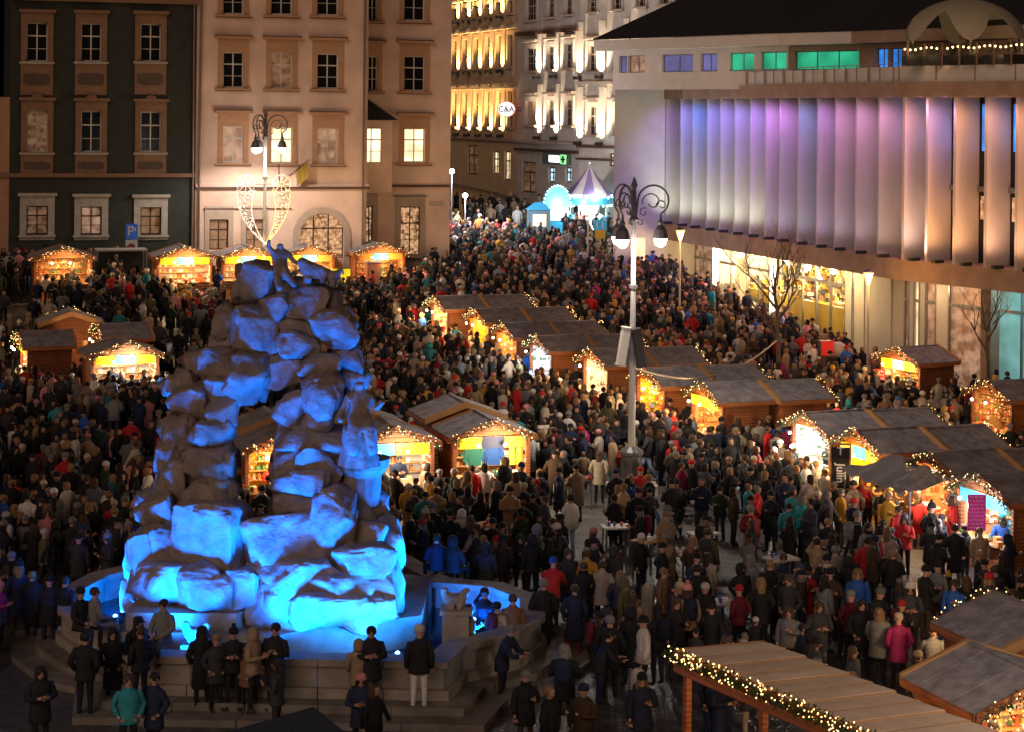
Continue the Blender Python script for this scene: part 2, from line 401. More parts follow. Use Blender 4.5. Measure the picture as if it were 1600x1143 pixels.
RM = {(0, 2): 'dim', (1, 2): 'bright', (2, 2): 'dim', (1, 1): 'faint'}
def dress(f, h, push, room, frame=M_white, surr=M_pinktrim, t=.28, top=.75, hood=True, deep=.16):
    f.window(h, room, push=push, frame=frame, deep=deep)
    a0, a1, z0, z1 = h[:4]; y = push
    sb = MB(); sb.box(a0 - t, a0, y - .06, y, z0 - .05, z1 + top); sb.box(a1, a1 + t, y - .06, y, z0 - .05, z1 + top); sb.box(a0, a1, y - .06, y, z1, z1 + top)
    sb.build('surround', surr, f.root)
    if hood:
        f.box('hood', a0 - t - .2, a1 + t + .2, z1 + top + .003, z1 + top + .16, y - .3, y, surr)
        f.box('hood_edge', a0 - t - .22, a1 + t + .22, z1 + top + .163, z1 + top + .21, y - .33, y, M_dkline)
    f.box('sill', a0 - t - .15, a1 + t + .15, z0 - .16, z0 - .053, y - .22, y, surr); f.box('sill_edge', a0 - t - .15, a1 + t + .15, z0 - .2, z0 - .163, y - .18, y, M_dkline)
for h in holes: dress(fp_, h, 0, RM.get(h[4:], 'dark'))
for h in gnd: dress(fp_, h, 0, 'faint', frame=M_darkwood, surr=M_creme, hood=False)
_, z_ = fp_.fp(450, 293); fp_.box('string_course', 0, fp_.L + .15, z_ - .1, z_ + .03, -.2, 0, M_dkline); fp_.box('string_course', 0, fp_.L + .1, z_ + .032, z_ + .2, -.12, 0, M_pink)
u_a, z_ = fp_.fp(318, 326); u_b, _ = fp_.fp(455, 326); fp_.box('string_course', u_a, u_b, z_ - .05, z_, -.1, 0, M_dkline)
for uu in (.2, fp_.L - .25): b = MB(); b.tube([(uu, -.14, 1), (uu, -.14, 20)], .06, 8); b.build('downpipe', MATS['pipe_metal'], fp_.root)
# recessed right part of the same house
uR1 = fp_.fp(703, 300, REC)[0]
cols2 = [(631, 664)]; holes2 = []
for ri, (y0, y1) in enumerate([(-28, 32), (88, 142), (201, 254)]):
    holes2.append((*rect(fp_, 575, 590, y0, y1, REC), 3, ri)); holes2.append((*rect(fp_, 631, 664, y0, y1, REC), 4, ri))
gnd2 = [(*rect(fp_, 571, 583, 322, 382, REC), 3, 3), (*rect(fp_, 625, 657, 323, 400, REC), 4, 3)]
fp_.wallmesh(fp_.L + .0, uR1, 0, TOPZ, holes2 + gnd2, push=REC)
for h in holes2: dress(fp_, h, REC, 'bright' if h[5] == 2 else 'dark')
for h in gnd2: dress(fp_, h, REC, 'shop', frame=M_darkwood, surr=M_creme, hood=False)
_, z_ = fp_.fp(640, 290, REC); fp_.box('string_course', fp_.L + .1, uR1, z_ - .1, z_ + .03, REC - .2, REC, M_dkline)
u_a, z_ = fp_.fp(614, 306, REC); u_b, _ = fp_.fp(668, 306, REC); fp_.box('string_course', u_a, u_b, z_ - .05, z_, REC - .1, REC, M_dkline)
# stair bay in the corner, with its small dark hipped roof
u_a, zt_ = fp_.fp(574, 188, REC - .9); u_b, zb_ = fp_.fp(612, 300, REC - .9)
b = MB(); b.box(fp_.L - .02, u_b, REC - .9, REC - .003, zb_, zt_); b.build('corner_bay', M_pink, fp_.root)
b = MB(); zq = fp_.fp(574, 150, REC)[1]
b.add([(fp_.L - .02, REC - 1.1, zt_ + .02), (u_b + .3, REC - 1.1, zt_ + .02), (u_b + .5, REC - .003, zt_ + .02), (fp_.L - .02, REC - .003, zt_ + .02), (fp_.L - .02, REC - .003, zq), (fp_.L + .4, REC - .003, zq)],
      [(0, 1, 5, 4), (1, 2, 5), (0, 4, 3), (3, 4, 5, 2), (0, 3, 2, 1)]); b.build('bay_roof', M_roofd, fp_.root)
h = rect(fp_, 574, 596, 200, 255, REC - .9)
h = (fp_.L + .1, h[1], h[2], h[3]); fp_.window(h, 'bright', push=REC - .9 - .22)
# street name plate on the corner
u_a, z_ = fp_.fp(671, 322, REC); u_b, z2_ = fp_.fp(694, 314, REC)
fp_.box('street_name_plate', u_a, u_b, z_, z2_, REC - .05, REC - .003, mat('enamel_plate', (.5, .4, .34), .4))
_, zt_ = fp_.fp(450, -30)
# flags on the facade
for fx_, fy_, tip, cc in [(437, 292, (430, 256), (.02, .03, .12)), (452, 275, (476, 249), (.25, .16, .02))]:
    u_, z_ = fp_.fp(fx_, fy_); u2, z2 = fp_.fp(*tip)
    fr = empty('flag', (0, 0, 0), 0, 'dark blue flag hanging from the pink house beside the star lights' if cc[2] > .1 else 'yellow and dark flag on slanted pole on the pink house', 'flag')
    fr.matrix_world = fp_.root.matrix_basis @ Matrix.Translation((u_, 0, z_))
    fr.location = (fp_.root.matrix_basis @ Vector((u_, 0, z_)))
    fr.rotation_euler = (0, 0, fp_.a)
    b = MB(); b.tube([(0, 0, 0), (u2 - u_, -1.2, z2 - z_)], .03, 6); b.build('flag_pole', M_darkwood, fr)
    b = MB(); d_ = Vector((u2 - u_, -1.2, z2 - z_)); n_ = 6
    for i in range(n_ + 1):
        p_ = d_ * (.35 + .6 * i / n_); b.add([p_ + Vector((.03 * math.sin(i), .05 * math.sin(i * 2), 0)), p_ + Vector((.06, .08 * math.sin(i * 2), -.95))], [])
    b.f = [(2 * i, 2 * i + 2, 2 * i + 3, 2 * i + 1) for i in range(n_)]; b.m = [0] * n_
    b.build('cloth', mat('flag_cloth_%d' % fx_, cc, .8), fr)

# --- far houses up the street with their uplights
M_yel = mat('yellow_plaster', (.62, .47, .30), .85, bump=.1, scale=3, var=.12)
M_gry = mat('grey_plaster', (.58, .52, .47), .85, bump=.1, scale=3, var=.12)
M_gry2 = mat('pale_plaster', (.60, .53, .46), .85, bump=.1, scale=3, var=.12)
M_fix = mat('fixture_metal', (.05, .05, .05), .5, metal=.5)
def far_house(label, x0, d0, x1, d1, wall, cols, rows, lamps, lamp_y, ground, lines, lamp_col, amt, lamp2=None, rooms=None):
    a = P(x0, 200, d0); b_ = P(x1, 200, d1)
    f = Facade('town_house', label, (a.x, a.y), (b_.x, b_.y), 0, wall)
    hs = []
    for i, (u0, u1) in enumerate(cols):
        for j, (y0, y1) in enumerate(rows):
            t = ((u0 + u1) / 2 - x0) / (x1 - x0); s_ = .95 + .1 * t
            hs.append((*rect(f, u0, u1, 180 + (y0 - 180) * s_, 180 + (y1 - 180) * s_), i, j))
    gh = [(*rect(f, g[0], g[1], g[2], g[3]), g[4]) for g in ground]
    f.wallmesh(0, f.L, 0, 27, hs + gh)
    for h in hs:
        f.window(h, (rooms or {}).get(h[4:], 'dark'), frame=M_creme, fw=.08); a0, a1, z0, z1 = h[:4]
        sb = MB(); sb.box(a0 - .2, a0, -.1, 0, z0, z1 + .3); sb.box(a1, a1 + .2, -.1, 0, z0, z1 + .3); sb.box(a0, a1, -.1, 0, z1, z1 + .3); sb.build('surround', wall, f.root)
        f.box('hood', a0 - .35, a1 + .35, z1 + .45, z1 + .62, -.35, 0, M_creme); f.box('sill', a0 - .3, a1 + .3, z0 - .15, z0 - .003, -.25, 0, M_creme)
        f.box('apron', a0 - .1, a1 + .1, z0 - .8, z0 - .2, -.06, 0, wall)
    for g in gh:
        f.window(g[:4], g[4], frame=M_darkwood, fw=.1)
    for (yy, th, mm) in lines:
        _, z_ = f.fp((x0 + x1) / 2, yy); f.box('string_course', 0, f.L, z_ - th, z_, -.3, 0, mm)
    for lx in lamps:
        for k, ly in enumerate([lamp_y] + (lamp2 or [])):
            t = (lx - x0) / (x1 - x0); s_ = .95 + .1 * t
            u_, z_ = f.fp(lx, 180 + (ly - 180) * s_)
            bb = MB(); bb.box(u_ - .14, u_ + .14, -.62, -.1, z_ - .28, z_ - .03); o = bb.build('uplight', M_fix, f.root)
            light('uplight_lamp', 'SPOT', (u_, -.5, z_), amt * (.62 if k == 0 else .42), lamp_col, f.root, .12, spot=110, blend=.9, target=(u_, .1, z_ + 7))
            pb = MB(); pb.box(u_ - .38, u_ + .38, -.12, 0, z_ + .1, z_ + 3.9); pb.build('pilaster', wall, f.root)
    return f
px3 = lambda *v: tuple(680 + q / 2.7214 for q in v)
fy = far_house('tall yellow uplit house at left of the rising side street', 690, 167, 808, 150, M_yel,
    [px3(c - 11, c + 11) for c in (37, 85, 130, 177, 225, 273, 322)], [(-40, -14), (8, 28), (59, 108), (144, 199)], px3(60, 103, 150, 197, 243, 292), 209,
    [(*px3(136, 184), 228, 272, 'faint'), (*px3(245, 270), 237, 272, 'warm'), (*px3(293, 320), 237, 281, 'warm')],
    [(214, .25, M_creme), (136, .2, M_creme), (44, .3, M_creme)], (1, .62, .24), 5200, [112, 30], rooms=None)
fgr = far_house('grey house with white uplights above the lit pharmacy sign', 808, 150, 905, 139, M_gry,
    [px3(387, 433), px3(478, 512), px3(553, 588)], [(-50, -22), (-8, 29), (72, 110), (157, 196)], px3(448, 520), 213,
    [(*px3(368, 428), 254, 300, 'faint'), (*px3(480, 508), 262, 285, 'cool'), (*px3(552, 580), 262, 285, 'cool')],
    [(221, .22, M_creme), (234, .2, M_dkline), (47, .3, M_dkline)], (1, .80, .55), 4600, [118], rooms={(0, 3): 'faint'})
fth = far_house('pale house behind the carousel tent, partly hidden by the white wall', 905, 139, 1052, 130, M_gry2,
    [px3(652, 690), px3(757, 795), px3(860, 898), px3(960, 998)], [(-50, -26), (-14, 14), (67, 110), (166, 213)], px3(620, 712, 812), 223,
    [(*px3(740, 765), 240, 260, 'warm')], [(229, .2, M_dkline), (250, .15, M_dkline), (127, .2, M_creme)], (1, .78, .48), 4600, [116], rooms=None)
# projecting round shop sign and pharmacy light box
u_, z_ = fy.fp(791, 171, -.9)
sg = empty('shop_sign', (0, 0, 0), 0, 'round white C&A shop sign jutting from the yellow house', 'sign')
sg.location = fy.root.matrix_basis @ Vector((0, 0, 0)); pw = P(791, 171, 149.0); sg.location = pw
b = MB(); n_ = 28
for (r_, y0_, y1_, mi) in [(1.0, -.1, .1, 0), (.9, -.13, -.102, 1)]:
    vs = [(r_ * .72 * math.cos(t_ * 2 * math.pi / n_), y_, r_ * .62 * math.sin(t_ * 2 * math.pi / n_)) for y_ in (y0_, y1_) for t_ in range(n_)]
    b.add(vs, [tuple(range(n_)), tuple(range(n_, 2 * n_))[::-1]] + [(i, n_ + i, n_ + (i + 1) % n_, (i + 1) % n_) for i in range(n_)], mi)
b.build('sign_disc', [mat('sign_red_rim', (.6, .05, .05), .4, emit=(1, .25, .2), es=.7), bulb_mat('sign_white', (1, .97, .95), 1.3)], sg)
text('lettering', 'C&A', .62, mat('sign_blue_letters', (.01, .02, .10), .5), sg, (0, -.14, -.01), (R(90), 0, 0))
b = MB(); b.bar((.7, 0, .1), (1.3, .3, .1), .06); b.bar((.7, 0, -.1), (1.3, .3, -.1), .06); b.build('bracket', M_fix, sg)
u0_, z0_ = fgr.fp(854, 256); u1_, z1_ = fgr.fp(893, 241)
ps = empty('pharmacy_sign', (0, 0, 0), 0, 'lit white and green pharmacy light box on the grey house', 'sign')
ps.location = fgr.root.matrix_basis @ Vector((u0_, -.1, z0_)); ps.rotation_euler = (0, 0, fgr.a); W_ = u1_ - u0_; H_ = z1_ - z0_
b = MB(); b.box(0, W_, -.25, 0, 0, H_); b.build('sign_box', mat('sign_grey', (.12, .16, .14), .5), ps)
b = MB(); b.box(W_ * .28, W_ * .7, -.28, -.253, H_ * .2, H_ * .8); b.build('light_panel', bulb_mat('sign_white2', (.85, 1, .95), 2.2), ps)
b = MB(); b.box(W_ * .74, W_ * .97, -.28, -.253, H_ * .08, H_ * .92); b.build('green_panel', bulb_mat('sign_green', (.15, .8, .2), 1.0), ps)
b = MB(); b.box(W_ * .82, W_ * .89, -.30, -.283, H_ * .2, H_ * .8); b.box(W_ * .77, W_ * .94, -.30, -.284, H_ * .42, H_ * .58); b.build('cross', mat('cross_dark', (.01, .1, .02), .5), ps)

# ------------------------------------------------------------------ modern gallery building with vertical fins at right
M_conc = mat('white_render', (.72, .67, .62), .85, bump=.1, scale=3, var=.08)
M_beam = mat('brown_concrete', (.40, .27, .20), .85, bump=.15, scale=3, var=.2)
M_fin = mat('fin_white', (.50, .47, .46), .8, bump=.05, scale=2, var=.05)
M_alu = mat('aluminium', (.3, .3, .3), .35, metal=.8)
A0, A1, A2, W0 = P(1038, 200, 120), P(1400, 200, 92), P(1720, 200, 82), P(960, 200, 118.4)
ZB0, ZB1, ZF1, ZC1 = 5.15, 6.16, 13.9, 14.62
gal = empty('gallery_building', (A0.x, A0.y, 0), math.atan2(A1.y - A0.y, A1.x - A0.x), 'white modern building with tall vertical fins washed in violet and orange light', 'building')
fA = Facade('', '', A0, A1, 0, M_fin, parent=gal)
INV = (Matrix.Translation((A0.x, A0.y, 0)) @ Matrix.Rotation(fA.a, 4, 'Z')).inverted()
def sub(f, z=0):      # an Empty-free way to lay a second wing out: its meshes are turned into the first wing's axes
    return INV @ Matrix.Translation((f.p0.x, f.p0.y, z)) @ Matrix.Rotation(f.a, 4, 'Z')
class Wing(Facade):
    def __init__(s, p0, p1, wall): super().__init__('', '', p0, p1, 0, wall, parent=gal); s.M = sub(s)
    def part(s, name, mb, mats, parent=None, kind=None):
        o = mb.build(name, mats, parent or gal, kind=kind)
        if parent is None: o.matrix_local = s.M
        return o
fB = Wing(A1, A2, M_fin); fW = Wing(W0, A0, M_conc)
# white end wall: a block running back along the line of sight
hw = rect(fW, 986, 1008, 372, 410)
b = MB(); b.prism([tuple((INV @ Vector((x, y, 0)))[:2]) for x, y in ((W0.x, W0.y), (A0.x, A0.y), (A0.x + 5, A0.y + 2), (A0.x + 5, A0.y + 12), (W0.x + 1.6, W0.y + 14))], 0, 15.35); b.build('end_wall', M_conc, gal)
b = MB(); b.box(hw[0], hw[1], -.02, 0.0, hw[2], hw[3]); fW.part('lit_pane', b, ROOM['warm'])
for f, u0, u1 in ((fA, 0, fA.L), (fB, 0, fB.L)):
    b = MB(); b.box(u0, u1, 0, 1.6, ZB0, ZB1); f.part('beam', b, M_beam)
    b = MB(); b.box(u0, u1, -.05, 1.6, ZF1, ZC1); f.part('cornice', b, M_beam)
    b = MB(); b.box(u0, u1, .15, 6, ZC1 + .003, ZC1 + .75); f.part('parapet', b, M_conc)
    b = MB()
    for i in range(int(u1 / 2.4) + 1): b.box(u0 + i * 2.4, u0 + i * 2.4 + .05, .1, .148, ZC1 + .05, ZC1 + .74)
    f.part('parapet_seams', b, M_beam, kind='stuff')
    b = MB(); b.box(u0, u1, .02, .06, ZC1 + .86, ZC1 + .9); [b.box(u0 + i * 1.2, u0 + i * 1.2 + .04, .02, .06, ZC1 + .1, ZC1 + .86) for i in range(int(u1 / 1.2))]
    if f is fA: f.part('railing', b, M_alu, kind='stuff')
    b = MB(); b.box(u0, u1, 1.62, 1.66, ZB1, ZF1); f.part('glazing', b, M_glassd)
    b = MB(); b.box(u0, u1, 1.45, 1.55, 9.5, 9.75); f.part('transom', b, M_alu)
zx4 = lambda z: 940 + z / 2.198
fin_x = [zx4(z) for z in (215, 265, 308, 357, 403, 452, 505, 558, 607, 670, 735, 797, 868, 945, 1030, 1110, 1205, 1312, 1418, 1530)]
PAL_T = [(.45, .18, 1), (.25, .22, 1), (.06, .2, 1), (.22, .2, 1), (.28, .2, 1), (.3, .22, 1), (.38, .22, 1), (.62, .25, 1), (.6, .22, .9), (.25, .3, .9), (.6, .25, .9), (.75, .28, .75),
         (.85, .35, .8), (.9, .35, .7), (.95, .38, .45), (.8, .4, .9), (1, .42, .2), (.9, .42, .35), (1, .4, .2), (1, .4, .2)]
PAL_B = [(.95, 1, .75)] * 7 + [(.6, .55, .8), (.65, .6, .8), (.5, .52, .7), (.6, .5, .75), (.7, .55, .7), (.8, .6, .65), (.9, .6, .5), (1, .6, .45), (1, .45, .15), (1, .45, .18), (1, .5, .28), (1, .48, .22), (1, .48, .22)]
nextu = None
us_ = []
for x in fin_x:
    f = fA if x < 1399 else fB
    us_.append((f, f.fp(x, 300)[0]))
for k, (f, u) in enumerate(us_):
    b = MB(); b.box(u, u + .16, .03, 1.6, ZB1, ZF1); f.part('fin', b, M_fin)
    # the bay in front of this fin's lit face lies on its near side (towards the camera): lamps on the beam and under the cornice
    un = u + 1.05
    MB2 = MB(); MB2.box(un - .12, un + .12, -.5, .1, ZB1 + .002, ZB1 + .16); f.part('floor_lamp', MB2, M_fix)
    loc = (f.M if hasattr(f, 'M') else Matrix()) @ Vector((un + .35, -.45, ZF1 - .1)); tgt = (f.M if hasattr(f, 'M') else Matrix()) @ Vector((u + .17, .85, ZF1 - 4.6))
    kT = (95 if k < 9 else 70) * (.25 if k == 0 else 1)
    light('wash_lamp', 'SPOT', loc, kT * 3.6, PAL_T[k], gal, .35, spot=135, blend=1, target=tgt)
    loc = (f.M if hasattr(f, 'M') else Matrix()) @ Vector((un + .3, -.4, ZB1 + .3)); tgt = (f.M if hasattr(f, 'M') else Matrix()) @ Vector((u + .17, .85, ZB1 + 3.6))
    light('wash_lamp', 'SPOT', loc, (230 if k < 7 else 110 if k < 14 else 380), PAL_B[k], gal, .35, spot=125, blend=1, target=tgt)
# window bands behind the open right-hand bays: strings of lights and violet screens inside
for k in range(13, 20):
    f, u = us_[k]
    b = MB(); b.box(u + .35, u + 1.35, 1.56, 1.6, 11.4, 13.6); f.part('lit_pane', b, ROOM['blue'])
    b = MB(); b.box(u + .3, u + 1.4, 1.56, 1.6, 8.2, 9.3); f.part('lit_pane', b, ROOM['shop'])
# ground floor
M_gfw = mat('ground_floor_white', (.62, .58, .5), .7, var=.08, scale=3)
ROOM['shopfull'] = lit_mat('lit_shop_shelves', (1, .62, .20), 2.6, 6, .0, 3); ROOM['ceil'] = bulb_mat('shop_ceiling_light', (1, .86, .6), 3.2)
ROOM['teal'] = lit_mat('lit_teal_shop', (.25, .6, .6), .55, 1.0, .5)
def clear_glass():
    if 'clear_glass' in MATS: return MATS['clear_glass']
    m = bpy.data.materials.new('clear_glass'); m.use_nodes = True; MATS['clear_glass'] = m; n = m.node_tree.nodes; l = m.node_tree.links; n.clear()
    o = n.new('ShaderNodeOutputMaterial'); mx = n.new('ShaderNodeMixShader'); t = n.new('ShaderNodeBsdfTransparent'); g = n.new('ShaderNodeBsdfGlossy'); g.inputs['Roughness'].default_value = .05
    mx.inputs[0].default_value = .08; l.new(t.outputs[0], mx.inputs[1]); l.new(g.outputs[0], mx.inputs[2]); l.new(mx.outputs[0], o.inputs[0]); return m
def gf(f, x0, x1, kind, deep=2.2):
    u0, u1 = f.fp(x0, 480, deep)[0], f.fp(x1, 480, deep)[0]
    if kind == 'wall': b = MB(); b.box(u0, u1, deep, deep + .3, -1, ZB0); f.part('pier', b, M_gfw)
    elif kind == 'col': b = MB(); b.box(u0, u1, deep - .5, deep, -1, ZB0); f.part('column', b, M_gfw)
    elif kind == 'lamp': b = MB(); b.box(u0, u1, deep - .1, deep, 0, ZB0 - .3); f.part('light_column', b, ROOM['ceil'])
    else:
        b = MB(); n = max(1, int((u1 - u0) / 1.6))
        for i in range(n + 1): b.box(u0 + (u1 - u0) * i / n - .05, u0 + (u1 - u0) * i / n + .05, deep, deep + .12, -1, ZB0)
        b.box(u0, u1, deep + .002, deep + .1, 3.9, 4.05); o = f.part('shop_window', b, M_alu)
        g = MB(); g.box(u0, u1, deep + .13, deep + .15, -1, ZB0); g.build('pane', clear_glass() if kind == 'shopfull' else ROOM[kind], o)
for x0, x1, k in [(1040, 1062, 'wall'), (1062, 1078, 'dim'), (1078, 1084, 'col'), (1084, 1112, 'dim'), (1115, 1122, 'lamp'), (1122, 1160, 'shopfull'), (1160, 1166, 'col'), (1166, 1205, 'shopfull'),
                  (1205, 1211, 'lamp'), (1211, 1320, 'shopfull'), (1320, 1330, 'wall'), (1330, 1334, 'warm'), (1334, 1350, 'wall')]: gf(fA, x0, x1, k)
for x0, x1, k in [(1352, 1392, 'wall')]: gf(fA, x0, x1, k)
for x0, x1, k in [(1395, 1413, 'wall'), (1413, 1420, 'dim'), (1420, 1428, 'wall'), (1428, 1436, 'warm'), (1436, 1446, 'wall'), (1446, 1462, 'dim'), (1462, 1482, 'wall'), (1482, 1534, 'dim'), (1553, 1640, 'teal')]: gf(fB, x0, x1, k)
u_ = fB.fp(1545, 480, 1.0)[0]; b = MB(); b.box(u_ - .3, u_ + .3, .8, 1.4, -1, ZB0); fB.part('column', b, M_beam)
b = MB(); b.box(0, fB.L, 2.6, 9, -1, ZB0); fB.part('inner_wall', b, M_conc)
us0, us1 = fA.fp(1118, 480, 2.2)[0], fA.fp(1324, 480, 2.2)[0]
b = MB(); b.box(0, us0 - .3, 2.6, 9, -1, ZB0); b.box(us1, fA.L, 2.6, 9, -1, ZB0); b.box(us0 - .3, us1, 7.0, 9, -1, ZB0); fA.part('inner_wall', b, M_conc)
rsx = random.Random(3); b = MB()
for i in range(900):      # what fills the shop: shelves, hanging goods, posters
    u = rsx.uniform(us0, us1); y = rsx.choice([6.8, 6.8, 6.8, 4.6, 3.4]); z = rsx.uniform(1.2, 4.4) if y > 6 else rsx.uniform(1.2, 3.0); s1, s2 = rsx.uniform(.06, .3), rsx.uniform(.05, .22)
    b.box(u - s1, u + s1, y - .1, y + .1, z - s2, z + s2, col=rsx.choice([(.7, .5, .1), (.75, .7, .6), (.6, .25, .05), (.2, .1, .05), (.7, .6, .3), (.1, .1, .12), (.7, .6, .1), (.05, .05, .05)]))
b.build('shop_wares', vcol_mat('shop_goods', .6), gal, vcol=True, kind='stuff')
b = MB(); b.box(us0, us1 - 2, 3.0, 3.5, 0, 2.6); b.build('shop_counter', mat('yellow_counter', (.6, .42, .05), .5), gal)
for i in range(9):
    u = us0 + (us1 - us0) * (i + .5) / 9; b = MB(); b.lathe([(.03, .5), (.05, .2), (.2, 0), (.22, -.05)], 8, (u, 3.9, 4.3 - .25 * (i % 3))); b.build('pendant_lamp', ROOM['ceil'], gal)
    if i % 2 == 0: light('shop_lamp', 'POINT', (u, 4.2, 3.7), 520, (1, .70, .34), gal, .25)
for x, e in [(1130, 420), (1165, 480), (1215, 420), (1270, 360), (1310, 240)]:
    u = fA.fp(x, 480, 1.2)[0]; light('shop_lamp', 'POINT', (u, .9, 4.6), e * .8, (1, .66, .28), gal, .2)
    b = MB(); b.lathe([(.05, 0), (.2, .1), (.2, .2), (.05, .35)], 8, (u, .9, 4.72)); b.build('ceiling_lamp', ROOM['ceil'], gal)
for x, e, c in [(1440, 50, (1, .7, .4)), (1500, 50, (1, .6, .3)), (1590, 90, (.5, .9, .9))]:
    u = fB.fp(x, 480, 1.2)[0]; light('shop_lamp', 'POINT', fB.M @ Vector((u, 1.2, 4.6)), e, c, gal, .2)
# roof storey
S = [P(958, 100, 118.3), P(1232, 100, 106), P(1345, 100, 102.5), P(1720, 100, 90)]
wins = {0: [(967, 980, 'violet'), (981, 1008, 'dim'), (1034, 1083, 'violet'), (1094, 1121, 'violet'), (1139, 1178, 'green'), (1188, 1229, 'green')], 1: [(1241, 1342, 'green')], 2: [(1368, 1387, 'blue'), (1390, 1409, 'blue')]}
for i in range(3):
    f = Wing(S[i], S[i + 1], M_conc); hs = []
    for (x0, x1, k) in wins[i]:
        if i < 2: z0, z1 = 15.45, 16.5
        else: z0, z1 = 15.4, 16.55
        hs.append((f.fp(x0, 100)[0], f.fp(x1, 100)[0], z0 - .003 * i, z1, k))
    f.wallmesh(0.01 * i, f.L, ZC1 - .2, 16.8, hs, m=M_conc if i == 0 else M_beam)
    for h in hs: f.window(h[:4], h[4], frame=M_alu, bars=(max(2, int((h[1] - h[0]) / 1.3)), ()), fw=.06, deep=.2)
    b = MB(); b.box(-.3 if i else -.8, f.L + .2, -.9 + .01 * i, 3, 16.81 + .01 * i, 17.45 + .01 * i); f.part('eaves', b, M_conc if i < 2 else M_beam)
    b = MB(); y = -1.0; b.add([(-1 if i == 0 else -.2, y, 17.47 + .01 * i), (f.L + .2, y, 17.47 + .01 * i), (f.L + 1.0, 9, 23.4), (6.5 if i == 0 else 0, 9, 23.4)], [(0, 1, 2, 3)])
    b.add([(-1 if i == 0 else -.2, y, 17.46), (f.L + .2, y, 17.46)], [])
    f.part('roof', b, M_roofd)
u = fA.fp(1127, 120)[0]; b = MB(); b.tube([(u, .6, ZC1 + .7), (u, .6, 17.2)], .07, 8); b.lathe([(.16, 0), (.16, .18)], 8, (u, .6, 17.15)); fA.part('vent_pipe', b, M_fix)
# roof terrace: domed canopy on legs, festoon bulbs and rail
tc_ = P(1506, 68, 93); zt = tc_.z
ten = empty('dome_canopy', (tc_.x, tc_.y, ZC1 + .75), .4, 'pale arched dome canopy on the roof terrace at top right', 'canopy')
b = MB(); n, mrow = 48, 14; Rx, Hh, zb_ = 2.95, 2.15, zt - ZC1 - .75
idx = {}
for j in range(mrow + 1):
    t = j / mrow
    for i in range(n):
        a = 2 * math.pi * i / n; arch_ = abs(math.cos(3 * a)) ** .9
        low = .5 * (1 - arch_ ** 1.6)         # raised hem between the six legs
        q = low + (1 - low) * t; ph = q * math.pi / 2
        b.v.append((Rx * math.cos(ph) * math.cos(a), Rx * math.cos(ph) * math.sin(a), zb_ + Hh * math.sin(ph)))
b.f = [(j * n + i, j * n + (i + 1) % n, (j + 1) * n + (i + 1) % n, (j + 1) * n + i) for j in range(mrow) for i in range(n)]; b.m = [0] * len(b.f)
M_canvas = mat('pale_canvas', (.45, .40, .28), .8)
o = b.build('canopy_shell', M_canvas, ten, smooth=True)
for i in range(6):
    a = math.pi * i / 3; b = MB(); b.tube([(Rx * math.cos(a), Rx * math.sin(a), -.6), (Rx * math.cos(a), Rx * math.sin(a), zb_ + .2)], .06, 6); b.build('leg', M_canvas, ten)
light('canopy_lamp', 'POINT', (0, -1, zb_ + .3), 22, (1, .8, .5), ten, .15)
M_bulb = bulb_mat('festoon_bulb', (1, .6, .25), 4.5)
fs_ = empty('festoon_lights', (tc_.x, tc_.y, zt - .3), 0, 'row of warm festoon bulbs along the roof terrace edge', 'string lights')
b = MB(); c_ = MB()
pts = []
for i in range(27):
    x = 1414 + i * 8.3; p = P(x, 75 - i * .28 + 1.5 * math.sin(i * 1.1), 90.5 - i * .22); pts.append(p - fs_.location)
    b.ball(pts[-1] - Vector((0, 0, .07)), .055, 6)
c_.tube(pts, .012, 4); c_.build('cable', M_fix, fs_); b.build('bulbs', M_bulb, fs_, kind='stuff')
for i in range(9):
    p = P(1418 + i * 27, 90, 90.3 - i * .7); b = MB(); b.box(-.04, .04, -.04, .04, 0, zt - .15 - ZC1 - .7)
    o = b.build('post', M_trim, ten); o.matrix_local = (Matrix.Translation(ten.location) @ Matrix.Rotation(.4, 4, 'Z')).inverted() @ Matrix.Translation((p.x, p.y, ZC1 + .7))
for i in range(4):
    light('festoon_lamp', 'POINT', P(1430 + i * 50, 82, 90 - i), 9, (1, .6, .3), None, .1).parent = None
# plants boxes along the terrace
for i in range(6):
    p = P(1425 + i * 32, 112, 90.5 - i * .8); b = MB(); b.box(-.45, .45, -.2, .2, 0, .45)
    pb = empty('planter', (p.x, p.y, ZC1 + .753), .4, f'dark planter with bare shrub on the roof terrace, number {["one","two","three","four","five","six"][i]} from the left', 'planter', 'planters on the roof terrace')
    b.build('box', M_fix, pb); q = MB()
    for k in range(60):
        a = random.random() * 6.3; r = random.random() * .4; z = .45 + random.random() * .5; q.add([(r * math.cos(a), .5 * r * math.sin(a), z), (r * math.cos(a) + .1, .5 * r * math.sin(a) + .03, z + .06), (r * math.cos(a), .5 * r * math.sin(a) + .04, z + .12)], [(0, 1, 2)])
    q.build('foliage', mat('dark_foliage', (.04, .06, .03), .8), pb, kind='stuff')

